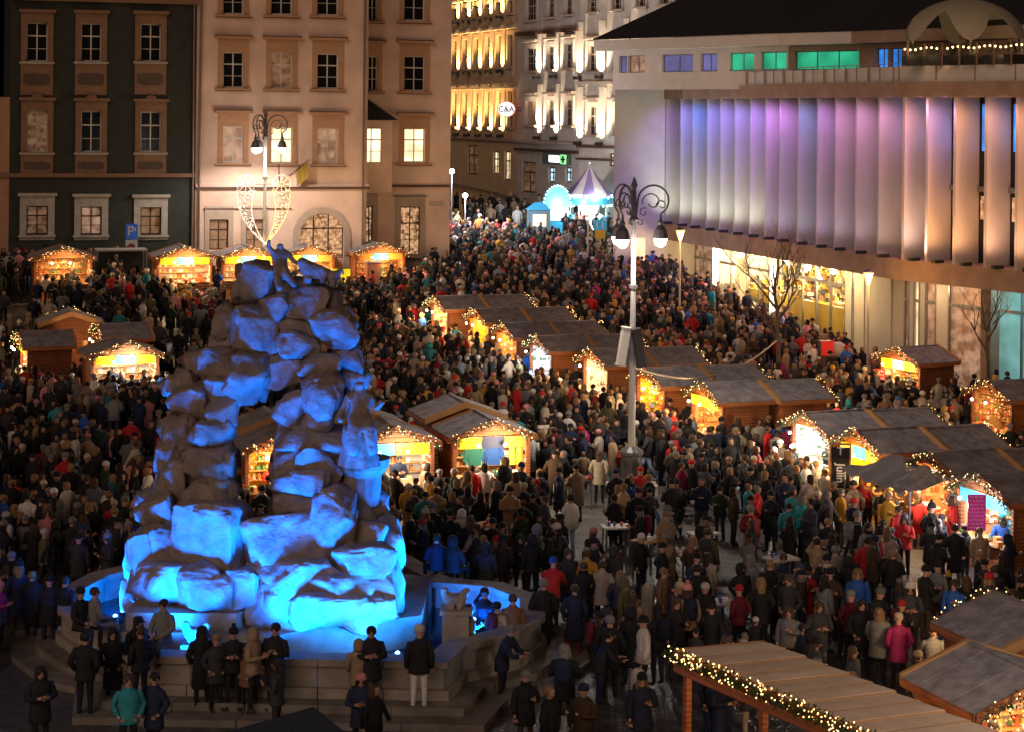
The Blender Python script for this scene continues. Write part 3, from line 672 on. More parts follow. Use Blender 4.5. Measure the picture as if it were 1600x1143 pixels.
# ------------------------------------------------------------------ the fountain
M_rock = mat('fountain_sandstone', (.32, .265, .235), .88, bump=1.0, scale=6, var=.4)
M_base = mat('basin_stone', (.34, .29, .24), .8, bump=.3, scale=6, var=.3)
M_step = mat('step_stone', (.22, .19, .16), .75, bump=.4, scale=5, var=.35)
FX, FY = -5.6, 46.2
fo = empty('fountain', (FX, FY, 0), 0, 'baroque rock fountain of piled boulders lit bright blue from its basin', 'fountain')
import bmesh
def ico(sub):
    bm = bmesh.new(); bmesh.ops.create_icosphere(bm, subdivisions=sub, radius=1); v = np.array([x.co[:] for x in bm.verts]); f = [tuple(q.index for q in x.verts) for x in bm.faces]; bm.free(); return v, f
ICO3 = ico(4); ICO2 = ico(3)
def rock_mesh(name, w, h, d, seed, lvl=ICO3, block=.5, mats=M_rock):
    rs = np.random.RandomState(seed); v = lvl[0].copy()
    v = np.sign(v) * np.abs(v) ** block; v /= np.maximum(1e-6, np.linalg.norm(v, axis=1).max()) ** 1
    v[:, 1] = np.sign(v[:, 1]) * np.abs(v[:, 1]) ** .62
    v *= 1.32 / 1.2
    for _ in range(13):
        n = rs.normal(size=3); n /= np.linalg.norm(n); c = rs.uniform(.6, .84); q = v @ n; v -= np.outer(np.maximum(0, q - c) * .93, n)
    for _ in range(2):          # a crease or two
        n = rs.normal(size=3); n /= np.linalg.norm(n); q = v @ n - rs.uniform(-.4, .4); v *= (1 - .06 * np.exp(-(q / .05) ** 2))[:, None]
    s = rs.uniform(0, 90); o = np.array([noise.noise(Vector((p[0] * 1.6 + s, p[1] * 1.6, p[2] * 1.6))) * .10 + noise.noise(Vector((p[0] * 4.5 + s, p[1] * 4.5, p[2] * 4.5))) * .085 + noise.noise(Vector((p[0] * 11 + s, p[1] * 11, p[2] * 11))) * .04 for p in v])
    v *= (1 + o)[:, None]
    v[:, 0] *= w / 2 / np.abs(v[:, 0]).max(); v[:, 1] *= d / 2 / np.abs(v[:, 1]).max(); v[:, 2] *= h / 2 / np.abs(v[:, 2]).max()
    me = bpy.data.meshes.new(name); me.from_pydata(v.tolist(), [], lvl[1]); me.polygons.foreach_set('use_smooth', [True] * len(lvl[1])); me.materials.append(mats); me.update()
    return me
ROCKS = [  # x, y, w, h in the zoomed crop (1.681 px per photo px), depth nudge, tilt
 (340,112,78,104,-.1,8),(318,84,44,50,.1,0),(400,168,92,72,-.1,-8),(478,165,100,92,-.2,6),(450,122,96,56,.1,0),(528,152,60,60,0,10),(372,128,60,60,.3,0),
 (337,232,118,130,-.35,-4),(268,218,66,96,.15,10),(430,216,84,52,-.1,0),(440,266,98,62,-.45,4),(541,226,98,92,-.55,-6),(498,222,60,70,0,0),(572,190,34,50,.4,0),
 (236,325,80,92,-.2,8),(252,266,66,66,.2,0),(186,318,64,70,.1,-12),(310,346,98,122,-.55,28),(262,392,98,84,-.15,0),(372,304,60,56,0,0),(412,332,86,70,-.2,-20),
 (505,325,88,62,-.5,0),(575,300,78,80,-.1,0),(507,402,96,98,-.75,0),(585,355,70,60,.1,8),(450,300,70,50,.1,0),(150,355,56,50,0,0),(345,375,60,60,.1,30),
 (160,415,104,84,-.15,5),(128,372,56,50,.1,0),(252,442,92,72,-.35,0),(402,442,92,90,-.3,-12),(140,492,104,76,-.2,-3),(242,502,124,84,-.45,3),(493,466,82,46,-.5,0),(440,470,70,50,-.1,0),(580,400,60,60,.2,0),
 (448,512,176,66,-.55,2),(424,562,118,76,-.4,-3),(500,572,98,84,-.6,4),(385,556,48,130,-.1,4),(398,600,60,60,-.2,0),(505,528,80,50,-.3,0),
 (120,560,86,86,-.2,0),(226,576,152,90,-.5,-3),(290,600,40,44,-.15,0),(456,632,142,68,-.55,0),(375,632,60,66,-.2,0),(530,620,66,60,-.3,0),
 (112,625,84,100,-.25,4),(248,634,90,68,-.55,0),(190,660,96,78,-.45,0),(160,610,60,60,0,0),
 (80,697,98,88,-.3,-8),(220,770,176,164,-.75,0),(405,684,70,88,-.35,10),(470,694,100,58,-.55,0),(530,672,86,68,-.5,0),(536,745,100,184,-.85,12),(135,705,60,60,-.1,0),
 (52,820,96,160,-.2,6),(112,800,84,120,-.45,-8),(88,900,168,112,-.5,0),(415,787,184,136,-.7,-3),(315,812,84,150,-.1,0),(172,850,60,60,-.4,0),(260,860,80,60,-.2,0),
 (197,908,134,124,-.85,0),(292,914,92,108,-.8,0),(604,730,90,100,-.2,0),(645,698,66,80,.1,0),(612,768,112,110,-.3,0),(682,792,64,130,0,-14),(575,810,80,70,-.6,0),
 (622,836,138,80,-1.0,-3),(430,905,200,150,-.8,0),(385,935,104,130,-.75,0),(560,915,190,150,-1.0,4),(662,905,104,150,-.6,0),(520,960,190,86,-1.1,0),(470,860,110,60,-.55,0),(640,955,110,70,-.7,0)]
for i, (zx, zy, w_, h_, dd, tilt) in enumerate(ROCKS):
    x, y = 200 + zx / 1.681, 380 + zy / 1.681; k = max(0, (y - 440) / 520)
    d = 46.4 + dd * .9 - 2.3 * k ** 1.3; s_ = 3000 / d; W_, H_ = w_ / 1.681 / s_ * 1.36, h_ / 1.681 / s_ * 1.30; D_ = (W_ + H_) / 2 * random.uniform(.85, 1.1)
    if 395 < zy < 735 and zx < 342: W_ = min(W_, (w_ * 1.15) / 1.681 / s_); x = min(x, 200 + 296 / 1.681 - W_ * s_ / 2)     # keep the arch open
    elif 395 < zy < 735 and zx > 342: x = max(x, 200 + 376 / 1.681 + W_ * s_ / 2) if zx < 470 else x
    p = P(x, y, d + D_ * .3)
    o = link('boulder', rock_mesh('boulder', W_, H_, D_, i + 5), fo, (p.x - FX, p.y - FY, p.z), (R(random.uniform(-8, 8)), R(tilt), R(random.uniform(-14, 14))))
    for q in range(1, 2 if y < 700 else 4):   # the stones behind it
        p2 = P(x + random.uniform(-8, 8), y + random.uniform(-4, 4), d + D_ * .3 + q * (.9 + .25 * k * 2))
        k2 = .92 - .03 * q
        link('boulder', rock_mesh('boulder', W_ * k2, H_ * k2, D_ * 1.2, i + 900 + q * 200, ICO2), fo, (p2.x - FX, p2.y - FY, p2.z), (R(random.uniform(-10, 10)), R(tilt), R(random.uniform(-20, 20))))
# stone figures: skinned skeletons
def skin(verts, edges, radii, sub=1, root=0):
    me = bpy.data.meshes.new('tmp'); me.from_pydata([tuple(v) for v in verts], edges, []); o = bpy.data.objects.new('tmp', me); COL.objects.link(o)
    o.modifiers.new('s', 'SKIN'); sv = me.skin_vertices[0].data
    for i, r in enumerate(radii): sv[i].radius = r if hasattr(r, '__len__') else (r, r)
    sv[root].use_root = True
    if sub: m_ = o.modifiers.new('d', 'SUBSURF'); m_.levels = sub; m_.render_levels = sub
    bpy.context.view_layer.update()
    ev = o.evaluated_get(bpy.context.evaluated_depsgraph_get()).to_mesh()
    V = [tuple(v.co) for v in ev.vertices]; Fc = [tuple(p.vertices) for p in ev.polygons]
    bpy.data.objects.remove(o); bpy.data.meshes.remove(me)
    return V, Fc
def robe(b):
    n = 40; rows_ = [(.42, .30, -.02), (.44, .36, -.12), (.30, .40, -.18), (.05, .40, -.20), (-.25, .43, -.2), (-.5, .48, -.2)]
    vs = [((r_ * (1 + .09 * math.sin(7 * a + z * 2) * (.3 + .7 * (z < .3)))) * math.cos(a), yo + (r_ * .95 * (1 + .09 * math.sin(7 * a + z * 2))) * math.sin(a), z) for z, r_, yo in rows_ for a in [2 * math.pi * t / n for t in range(n)]]
    b.add(vs, [(i * n + t, i * n + (t + 1) % n, (i + 1) * n + (t + 1) % n, (i + 1) * n + t) for i in range(len(rows_) - 1) for t in range(n)] + [tuple(range(n))])
def fig(name, chainv, chaine, rad, loc, scale, rz=0, extra=None, cap=None):
    V, Fc = skin(chainv, chaine, rad, 2); b = MB(); b.add(V, Fc)
    if extra: extra(b)
    me = b.mesh(name, M_rock, smooth=True); o = link(name, me, fo, (loc.x - FX, loc.y - FY, loc.z), (0, 0, rz)); o.scale = (scale,) * 3
    return o
# crowned woman on top, one arm raised
p = P(437, 428, 46.2)
fig('statue_top', [(0, 0, 0), (0, 0, .35), (0, -.03, .62), (0, -.03, .75), (0, -.05, .9), (-.2, -.03, .62), (-.36, -.05, .8), (-.34, -.1, 1.02), (.22, -.05, .6), (.4, -.1, .36), (.58, -.2, .3), (.15, -.25, 0), (.4, -.5, -.35), (-.12, -.25, 0), (-.1, -.55, -.45)],
    [(0, 1), (1, 2), (2, 3), (3, 4), (2, 5), (5, 6), (6, 7), (2, 8), (8, 9), (9, 10), (0, 11), (11, 12), (0, 13), (13, 14)],
    [.24, .19, .2, .07, .13, .09, .07, .05, .09, .07, .06, .15, .1, .15, .1], p, .82, rz=.3)
p = P(492, 432, 46.2)   # lion-like beast crouching beside her
fig('statue_beast', [(0, 0, .1), (.35, 0, .12), (.75, 0, -.05), (-.3, -.05, .2), (-.5, -.12, .55), (-.58, -.25, .7), (.7, -.2, -.45), (.3, -.3, -.25), (-.25, -.35, -.2), (1.05, .1, .3), (1.1, .1, .05)],
    [(0, 1), (1, 2), (0, 3), (3, 4), (4, 5), (2, 6), (1, 7), (3, 8), (2, 9), (9, 10)], [.3, .26, .22, .26, .22, .14, .1, .1, .11, .05, .04], p, .62, rz=.1)
p = P(560, 690, 45.0)   # seated draped figure on the right ledge
fig('statue_seated', [(0, 0, .35), (0, 0, .75), (0, -.05, 1.1), (0, -.06, 1.25), (0, -.08, 1.45), (-.25, -.05, 1.05), (-.4, -.1, .7), (-.5, -.35, .55), (.25, -.05, 1.05), (.42, -.1, .8), (.5, -.3, 1.0), (-.16, -.45, .35), (-.2, -.55, -.25), (.16, -.45, .35), (.22, -.5, -.25)],
    [(0, 1), (1, 2), (2, 3), (3, 4), (2, 5), (5, 6), (6, 7), (2, 8), (8, 9), (9, 10), (0, 11), (11, 12), (0, 13), (13, 14)],
    [.3, .26, .26, .09, .16, .12, .1, .07, .12, .1, .07, .2, .16, .2, .16], p, 1.0, rz=.25,
    extra=lambda b: robe(b))
p = P(566, 735, 45.2); b = MB(); b.lathe([(.3, -.85), (.42, -.75), (.46, -.1), (.62, .1), (.66, .32), (.5, .36)], 14); o = b.build('statue_pedestal', M_rock, fo, (p.x - FX, p.y - FY, p.z), smooth=False)
# basin
RIM = [(-7.9, 41.95), (-1.6, 41.75), (-1.3, 42.9), (-.1, 44.0), (.45, 45.3), (.4, 46.8), (-.4, 48.0), (-1.8, 48.4), (-3, 51), (-8, 51.4), (-9.2, 50.0), (-10.2, 48.7), (-10.55, 47.2), (-10.2, 45.6), (-9.3, 44.2), (-8.2, 43.5)]
cxy = (sum(p[0] for p in RIM) / len(RIM), sum(p[1] for p in RIM) / len(RIM))
def offset(poly, d):
    out = []; n = len(poly)
    for i in range(n):
        a, b_, c = Vector(poly[i - 1]), Vector(poly[i]), Vector(poly[(i + 1) % n])
        n1 = (b_ - a).normalized(); n1 = Vector((n1.y, -n1.x)); n2 = (c - b_).normalized(); n2 = Vector((n2.y, -n2.x))
        m_ = (n1 + n2).normalized(); out.append(tuple(b_ + m_ * d / max(.4, m_.dot(n1))))
    return out
def ringwall(name, poly, o0, o1, z0, z1, m, slab=1.3, gap=.012, jit=.006):
    A_, B_ = offset(poly, o0), offset(poly, o1); n = len(poly)
    for i in range(n):
        j = (i + 1) % n; L = (Vector(B_[j]) - Vector(B_[i])).length; k = max(1, round(L / slab))
        for q in range(k):
            g = gap / max(L, .1); t0, t1 = q / k + g, (q + 1) / k - g; zz = random.uniform(-jit, jit)
            l_ = lambda P_, t: (P_[i][0] + (P_[j][0] - P_[i][0]) * t - FX, P_[i][1] + (P_[j][1] - P_[i][1]) * t - FY)
            b = MB(); b.prism([l_(A_, t0), l_(A_, t1), l_(B_, t1), l_(B_, t0)], z0, z1 + zz); b.build(name, m, fo)
ringwall('step_stone', RIM, .35, 1.5, -.05, .16, M_step, 1.6); ringwall('step_stone', RIM, .35, .95, .163, .34, M_step, 1.6)
ringwall('basin_slab', RIM, 0, .36, .1, 1.02, M_base, 1.45); ringwall('plinth_moulding', RIM, .362, .5, .343, .56, M_base, 1.45); ringwall('coping_stone', RIM, -.1, .46, 1.023, 1.17, M_base, 1.45)
b = MB(); b.prism([(x - FX, y - FY) for x, y in offset(RIM, .1)], .3, .5); b.build('water', mat('water', (.01, .03, .05), .08, bump=.15, scale=4, spec=.6), fo)
PL = [(-8.7, 43.2), (-6.0, 43.2), (-5.2, 42.9), (-4.9, 43.3), (-2.0, 44.9), (-1.9, 48.6), (-4, 49.6), (-8.5, 49.4), (-9.1, 47)]
b = MB(); b.prism([(x - FX, y - FY) for x, y in PL], .45, 1.22); b.build('rock_plinth', M_base, fo)
b = MB(); b.prism([(x - FX, y - FY) for x, y in [(-8.6, 43.35), (-6.1, 43.35), (-5.6, 44.4), (-8.6, 44.6)]], 1.223, 1.62); b.build('rock_plinth', M_base, fo)
# two small animal sculptures on pedestals
for (x, y, d, w_, h0) in [(308, 1062, 42.75, .26, .5), (712, 1005, 43.6, .3, .5)]:
    p = P(x, y, d); z1 = 1.15 if x < 500 else 1.75
    b = MB(); b.box(-w_, w_, -w_, w_, .3, z1 - .1); b.box(-w_ - .06, w_ + .06, -w_ - .06, w_ + .06, z1 - .097, z1); b.build('sculpture_pedestal', M_base, fo, (p.x - FX, p.y - FY, 0))
    fig('animal_sculpture', [(0, 0, .12), (.15, 0, .2), (.22, -.05, .38), (.28, -.15, .45), (-.2, 0, .15), (-.28, -.05, .4), (-.22, -.18, .46), (.05, -.2, 0), (-.1, -.2, 0)], [(0, 1), (1, 2), (2, 3), (0, 4), (4, 5), (5, 6), (1, 7), (4, 8)],
        [.14, .12, .09, .07, .13, .09, .07, .06, .06], Vector((p.x, p.y, z1)), 1.0)
BLUE = (.0, .16, 1.0)
M_bl = bulb_mat('blue_lamp', (.15, .5, 1), 14)
def blue(loc, tgt, e, spot=110, col=BLUE, show=True):
    l = light('basin_lamp', 'SPOT', (loc[0] - FX, loc[1] - FY, loc[2]), e * 1.35, col, fo, .3, spot=spot, blend=.6, target=(tgt[0] - FX, tgt[1] - FY, tgt[2]))
    b = MB(); b.lathe([(.09, -.3), (.09, -.1), (.12, -.06)], 8, (loc[0] - FX, loc[1] - FY, loc[2])); b.build('lamp_housing', M_fix, fo)
    b = MB(); b.ball((loc[0] - FX, loc[1] - FY + .02, loc[2] - .07), .06, 8); b.build('lamp_lens', M_bl, fo)
blue((-9.9, 45.0, 1.05), (-8.0, 45.4, 5.6), 6500, 80); blue((-.6, 43.9, 1.05), (-3.4, 45.2, 5.6), 6500, 80)
blue((-9.3, 45.6, 1.0), (-7.4, 45.6, 3.2), 5200)
blue((-7.2, 42.15, 1.14), (-7.2, 44.9, 4.6), 3400, 100)
blue((-4.7, 42.05, 1.12), (-4.6, 44.9, 4.8), 3400, 100)
blue((-2.4, 42.3, 1.12), (-3.4, 44.2, 2.8), 1400, 120, col=(.01, .24, 1))
blue((-.5, 45.0, 1.0), (-3.0, 45.2, 4.6), 5600)
blue((-.8, 46.6, .75), (.2, 48.2, .9), 300, 160); blue((-9.4, 47.0, .75), (-10.6, 48.6, .9), 380, 160)
BLOCK.append((-5.2, 46.4, 3.9, 5.4, 0)); BLOCK.append((-.6, 46.0, 1.6, 3.0, 0)); BLOCK.append((-9.6, 46.8, 1.6, 3.4, 0))

# ------------------------------------------------------------------ ornate three-armed lamp posts
M_iron = mat('painted_iron', (.16, .15, .15), .45, metal=.4); M_ironl = mat('grey_pole_paint', (.42, .40, .38), .4, metal=.3)
M_lampw = bulb_mat('lantern_glass_white', (1, .93, .88), 16); M_lampa = bulb_mat('lantern_glass_amber', (1, .42, .07), 3.2)
def spiral(c, r0, r1, a0, a1, ax, n=18):
    return [c + ax * (math.cos(a0 + (a1 - a0) * i / n) * (r0 + (r1 - r0) * i / n)) + Vector((0, 0, 1)) * (math.sin(a0 + (a1 - a0) * i / n) * (r0 + (r1 - r0) * i / n)) for i in range(n + 1)]
def ornate_lamp(loc, rz, label, base=True, e=1.0):
    r = empty('street_lamp', loc, rz, label, 'street lamp', 'ornate scrolled lamp posts')
    b = MB(); b.lathe([(.16, .9), (.13, 1.6), (.11, 4.5), (.1, 4.9)], 12); b.lathe([(.14, 4.9), (.14, 5.05)], 12); b.lathe([(.1, 5.05), (.085, 7), (.08, 9.3)], 12); b.build('pole', M_ironl, r, smooth=False)
    b = MB(); b.lathe([(.14, 7.0), (.14, 7.12)], 12); b.lathe([(.12, 9.3), (.16, 9.35), (.1, 9.5), (.07, 10.4), (.12, 10.5), (.03, 10.8)], 10); b.build('pole_cap', M_iron, r)
    if base:
        b = MB(); b.lathe([(.44, .42), (.46, .5), (.4, .62), (.36, 1.3), (.42, 1.36), (.42, 1.46), (.2, 1.62)], 12); b.build('pole_foot', M_iron, r)
        b = MB(); b.prism([(.95 * math.cos(R(22.5 + 45 * i)), .95 * math.sin(R(22.5 + 45 * i))) for i in range(8)], 0, .34); b.build('stone_base', M_stone, r)
        b = MB(); b.prism([(.72 * math.cos(R(22.5 + 45 * i)), .72 * math.sin(R(22.5 + 45 * i))) for i in range(8)], .343, .46); b.build('stone_base', M_stone, r)
    for k in range(3):
        a = R(120 * k); ax = Vector((math.cos(a), math.sin(a), 0))
        b = MB(); b.tube([ax * .06 + Vector((0, 0, 9.4)), ax * .12 + Vector((0, 0, 9.9))] + spiral(ax * .68 + Vector((0, 0, 10.0)), .55, .5, R(170), R(-60), ax, 16), .034, 6)
        b.tube(spiral(ax * .62 + Vector((0, 0, 9.95)), .36, .12, R(190), R(-160), ax, 18), .026, 5)
        b.tube(spiral(ax * .95 + Vector((0, 0, 9.85)), .2, .06, R(200), R(-160), ax, 14), .024, 5)
        b.tube(spiral(ax * .34 + Vector((0, 0, 9.6)), .17, .05, R(60), R(400), ax, 12), .022, 5)
        b.tube(spiral(ax * .2 + Vector((0, 0, 9.25)), .13, .04, R(120), R(-220), ax, 12), .02, 5)
        arm = b.build('scroll_arm', M_iron, r)
        c = ax * .92; z = 8.72
        b = MB(); b.lathe([(.03, .85), (.05, .62), (.1, .56), (.08, .45), (.2, .3), (.26, .08), (.27, 0)], 10, (c.x, c.y, z)); b.tube([(c.x, c.y, 9.5), (c.x, c.y, z + .8)], .02, 5); ln = b.build('lantern', M_iron, r)
        b = MB(); b.lathe([(.06, -.3), (.17, -.22), (.23, -.04), (.22, -.003)], 10, (c.x, c.y, z)); b.build('lantern_glass', M_lampw, ln)
        light('lantern_bulb', 'SPOT', (c.x, c.y, z - .34), 520 * e, (1, .88, .78), r, .12, spot=165, blend=.35)
        light('lantern_glow', 'POINT', (c.x * 1.0, c.y, z - .42), 55 * e, (1, .88, .8), r, .1)
    return r
lp = G(986, 772); lampA = ornate_lamp(lp, R(2), 'tall ornate three-armed lamp post on a stone base in the middle of the crowd')
BLOCK.append((lp.x, lp.y, 1.0, 1.0, 0)); BLOCK.append((lp.x, lp.y - 2.6, 1.0, 1.9, 0))
p = P(414, 300, 106.0); lp2 = Vector((p.x, 106.0, gz(p.x, 106))); lampB = ornate_lamp(lp2, R(2), 'ornate lamp post in front of the pink house carrying starry light motifs', e=1.1)
# unseen lamp posts, added beyond the picture's edge to light the foreground
p = Vector((-13.5, 31.0, 0)); ornate_lamp(p, R(40), 'added ornate lamp post out of view, left of the fountain', e=.22)
p = Vector((12.5, 27.0, 0)); ornate_lamp(p, R(80), 'added ornate lamp post out of view, right of the plank-roofed pavilion', e=1.2)
# banner-like loudspeaker panels on the middle lamp post
for (x, y, tilt, m, lb) in [(974, 541, R(9), M_white, 'slim pale panel strapped to the left of the middle lamp post'), (998, 543, R(-10), M_fix, 'slim black panel strapped to the right of the middle lamp post')]:
    q = P(x, y, lp.y - .2); b = MB(); b.box(-.13, .13, -.14, .14, -.62, .62); b.box(-.15, .15, -.16, .16, .62, .66); b.box(-.15, .15, -.16, .16, -.66, -.62)
    o = b.build('speaker_panel', m, None, q); o.rotation_euler = (0, tilt, R(15)); tag(o, lb, 'panel')
q0 = P(990, 573, lp.y); q1 = P(1213, 533, 86.5); b = MB()
b.tube([q0.lerp(q1, i / 16) - Vector((0, 0, 4 * .9 * (i / 16) * (1 - i / 16))) for i in range(17)], .035, 5); tag(b.build('cable', mat('pale_cable', (.5, .45, .4), .5)), 'pale cable sagging from middle lamp post to the bare tree', 'cable')

# star-and-ribbon light motifs on the second lamp
M_mw = bulb_mat('motif_bulb_white', (1, .80, .66), 1.7); M_my = bulb_mat('motif_bulb_yellow', (1, .70, .14), 1.9); M_mwire = mat('motif_wire', (.2, .17, .13), .5)
for (sgn, top, mm, lb) in [(-1, (384, 288), M_mw, 'white starry crescent of fairy lights on the left of the lamp post'), (1, (440, 288), M_my, 'yellow starry crescent of fairy lights on the right of the lamp post')]:
    c = P(*top, 105.6); r = empty('light_motif', c, 0, lb, 'light decoration', 'crescent light motifs'); s_ = 3000 / 105.6
    b = MB(); w_ = MB(); bs = .032
    for k in range(8):      # the star
        a = math.pi / 4 * k
        for q in range(1, 6): b.ball((math.cos(a) * q * .1, 0, math.sin(a) * q * .1), bs, 4)
        w_.tube([(0, 0, 0), (.5 * math.cos(a), 0, .5 * math.sin(a))], .01, 3)
    for k in range(24): a = k * math.pi / 12; b.ball((.5 * math.cos(a), 0, .5 * math.sin(a)), bs, 4)
    def edge(t, side):  # crescent: outer and inner curve, down to the pole
        x0 = (-.48, .48)[side]; z = -.35 - 2.95 * t
        xe = (416 - top[0]) / s_
        return Vector((x0 * (1 - t) ** .8 + xe * t ** 2.2 + (-sgn) * 0 + sgn * .12 * math.sin(t * 3.1), 0, z))
    for side in (0, 1):
        for i in range(46): b.ball(edge(i / 45, side), bs, 4)
        w_.tube([edge(i / 12, side) for i in range(13)], .016, 4)
    for i in range(150):
        t = random.random() ** 1.2; u = random.random(); b.ball(edge(t, 0).lerp(edge(t, 1), u) + Vector((0, random.uniform(-.05, .05), 0)), bs * .8, 4)
    for i in range(14):
        t = i / 14; w_.tube([edge(t, 0), edge(min(1, t + .06), 1)], .01, 3); w_.tube([edge(t, 1), edge(min(1, t + .06), 0)], .01, 3)
    w_.build('wire_frame', M_mwire, r); b.build('bulbs', mm, r, kind='stuff')
    b = MB(); b.bar((0, .05, -.02), ((414 - top[0]) / s_, .3, -.02), .04); b.build('bracket', M_mwire, r)
    light('motif_lamp', 'POINT', (0, -.9, -1.2), 22, (1, .8, .5) if sgn < 0 else (1, .75, .25), r, .4)

# amber post-top lamps
def amber(px_, h, d, label):
    p = P(*px_, d); g = gz(p.x, d); r = empty('street_lamp', (p.x, d, g), 0, label, 'street lamp', 'slim amber street lamps'); zt = p.z - g
    b = MB(); b.lathe([(.1, 0), (.08, .8), (.055, .9), (.045, zt - .35)], 8); b.build('pole', M_ironl, r)
    b = MB(); b.lathe([(.06, -.35), (.24, .22), (.05, .34)], 8, (0, 0, zt)); b.build('lantern', M_lampa, r)
    b = MB(); b.lathe([(.27, .2), (.28, .25), (.06, .4)], 8, (0, 0, zt + .03)); b.build('cap', M_iron, r)
    light('lamp_bulb', 'POINT', (0, -.8, zt - .25), 230, (1, .48, .14), r, .15)
amber((1063, 367), 5, 103, 'slim amber street lamp in the crowd left of the bare tree')
amber((1357, 434), 5, 90, 'slim amber street lamp behind the lone dark-walled hut at right')
# white floodlights at the mouth of the side street
for (x, y, d, e, lb) in [(706, 268, 122, 1500, 'bright white floodlight on the corner of the pink house, upper one'), (727, 306, 128, 2200, 'bright white lamp over the crowd beside the pink house corner, lower one')]:
    p = P(x, y, d); g = gz(p.x, d); r = empty('street_lamp', (p.x, d, g), 0, lb, 'lamp', 'white floodlights by the side street'); z = p.z - g
    b = MB(); b.tube([(0, .15, 0), (0, .15, z)], .04, 6); b.build('pole', M_iron, r); b = MB(); b.ball((0, 0, z), .17, 10); b.build('lamp_globe', bulb_mat('flood_white', (.95, .95, 1), 26), r)
    light('flood_bulb', 'POINT', (0, -.3, z), e, (.9, .92, 1), r, .15)

# ------------------------------------------------------------------ bare trees
M_bark = mat('bark', (.13, .09, .07), .9, bump=.5, scale=12, var=.3)
def bare_tree(loc, h, spread, seed, label, n0=5, lean=0):
    rs = random.Random(seed); r = empty('bare_tree', loc, 0, label, 'tree', 'bare winter trees')
    t = MB(); c = MB(); hb = h * .48
    pts = [Vector((math.sin(i * .9) * .05 + lean * i / 6, math.cos(i) * .04, hb * i / 6)) for i in range(7)]
    t.tube(pts, [h * .016 * (1 - .08 * i) for i in range(7)], 8)
    def grow(p, d, L, rad, lev):
        q = p; P_ = [p]; n = 4
        for i in range(n):
            d = (d + Vector((rs.uniform(-.25, .25), rs.uniform(-.25, .25), rs.uniform(-.05, .2)))).normalized(); q = q + d * L / n; P_.append(q)
        (t if lev == 0 else c).tube(P_, [rad * (1 - .15 * i) for i in range(n + 1)], 5 if lev < 2 else 3, cap=False)
        if lev < 4:
            for k in range(3 if lev < 3 else 2):
                i = rs.randint(1, n); a = rs.uniform(0, 6.3); dd = (d * .8 + Vector((math.cos(a), math.sin(a), rs.uniform(.0, .8))) * .75).normalized(); grow(P_[i], dd, L * rs.uniform(.55, .8), rad * .5, lev + 1)
    for k in range(n0):
        a = 6.28 * k / n0 + rs.uniform(-.4, .4); grow(pts[-1 - (k % 3)], Vector((math.cos(a) * spread, math.sin(a) * spread, rs.uniform(.6, 1.1))).normalized(), h * .26, h * .008, 0)
    grow(pts[-1], Vector((0, 0, 1)), h * .3, h * .010, 0)
    t.build('trunk', M_bark, r, smooth=True); c.build('crown', M_bark, r, kind='stuff')
    return r
for (x, d, h, sp, sd, lb) in [(1217, 88, 8.4, .7, 3, 'bare winter tree rising before the glowing shop front'), (1545, 88, 6.6, .8, 5, 'bare winter tree beside the teal-lit shop at far right'),
                              (905, 118, 3.4, .6, 8, 'small bare tree in the crowd left of the white wall'), (952, 116, 3.2, .6, 9, 'small bare tree close against the white wall'), (1000, 112, 3.0, .6, 11, 'smallest bare tree right of the lamp post scrolls')]:
    p = P(x, 400, d); bare_tree((p.x, d, gz(p.x, d)), h, sp, sd, lb)

# ------------------------------------------------------------------ market huts
M_wood = mat('orange_pine_boards', (.42, .14, .045), .55, bump=.3, scale=3, var=.3, kind='board')
M_woodd = mat('reddish_boards', (.27, .085, .035), .6, bump=.3, scale=3, var=.3, kind='board')
M_woodl = mat('fresh_pine', (.50, .26, .10), .55, var=.15, scale=3)
M_felt = mat('grey_roof_felt', (.31, .275, .285), .8, bump=.35, scale=9, var=.38)
M_needle = mat('fir_garland', (.035, .07, .025), .8)
M_gb = bulb_mat('garland_bulb', (1, .58, .2), 5.0)
M_goods = vcol_mat('market_goods', .55)
M_count = mat('counter_top', (.45, .28, .14), .5)
PANEL = {'cyan': lit_mat('glowing_banner_cyan', (.12, .62, .85), .9, 1.5, .7), 'yellow': lit_mat('glowing_banner_yellow', (1, .72, .02), .9, 1.5, .75), 'orange': mat('orange_banner', (.7, .25, .04), .6), 'navy': mat('navy_banner', (.02, .025, .08), .6),  # cyan and yellow cloth glows by itself, the stall lamps' light put into it
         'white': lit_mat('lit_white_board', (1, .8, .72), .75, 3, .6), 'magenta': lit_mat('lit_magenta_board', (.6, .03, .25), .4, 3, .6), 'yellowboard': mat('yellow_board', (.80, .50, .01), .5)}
EAVE, RIDGE = 2.35, 2.80
def garland(pts, dens=1.0, rad=.15, parent=None, bulbs=15):
    g = MB(); l = MB()
    for a, b_ in zip(pts, pts[1:]):
        a, b_ = Vector(a), Vector(b_); L = (b_ - a).length
        for i in range(int(L * 150 * dens)):
            p = a.lerp(b_, random.random()); dr = Vector((random.gauss(0, 1), random.gauss(0, 1), random.gauss(0, 1))).normalized(); q = p + dr * rad * random.uniform(.2, 1); d2 = dr.cross(Vector((0, 0, 1))) * .03
            g.add([q - d2, q + d2, q + dr * .09 + Vector((0, 0, -.03))], [(0, 1, 2)])
        for i in range(int(L * bulbs)):
            p = a.lerp(b_, random.random()); dr = Vector((random.gauss(0, 1), random.gauss(0, 1), random.gauss(0, .8))).normalized(); l.ball(p + dr * rad * 1.0, .018, 4)
    o = g.build('garland', M_needle, parent, kind='stuff'); l.build('garland_bulbs', M_gb, o, kind='stuff')
    return o
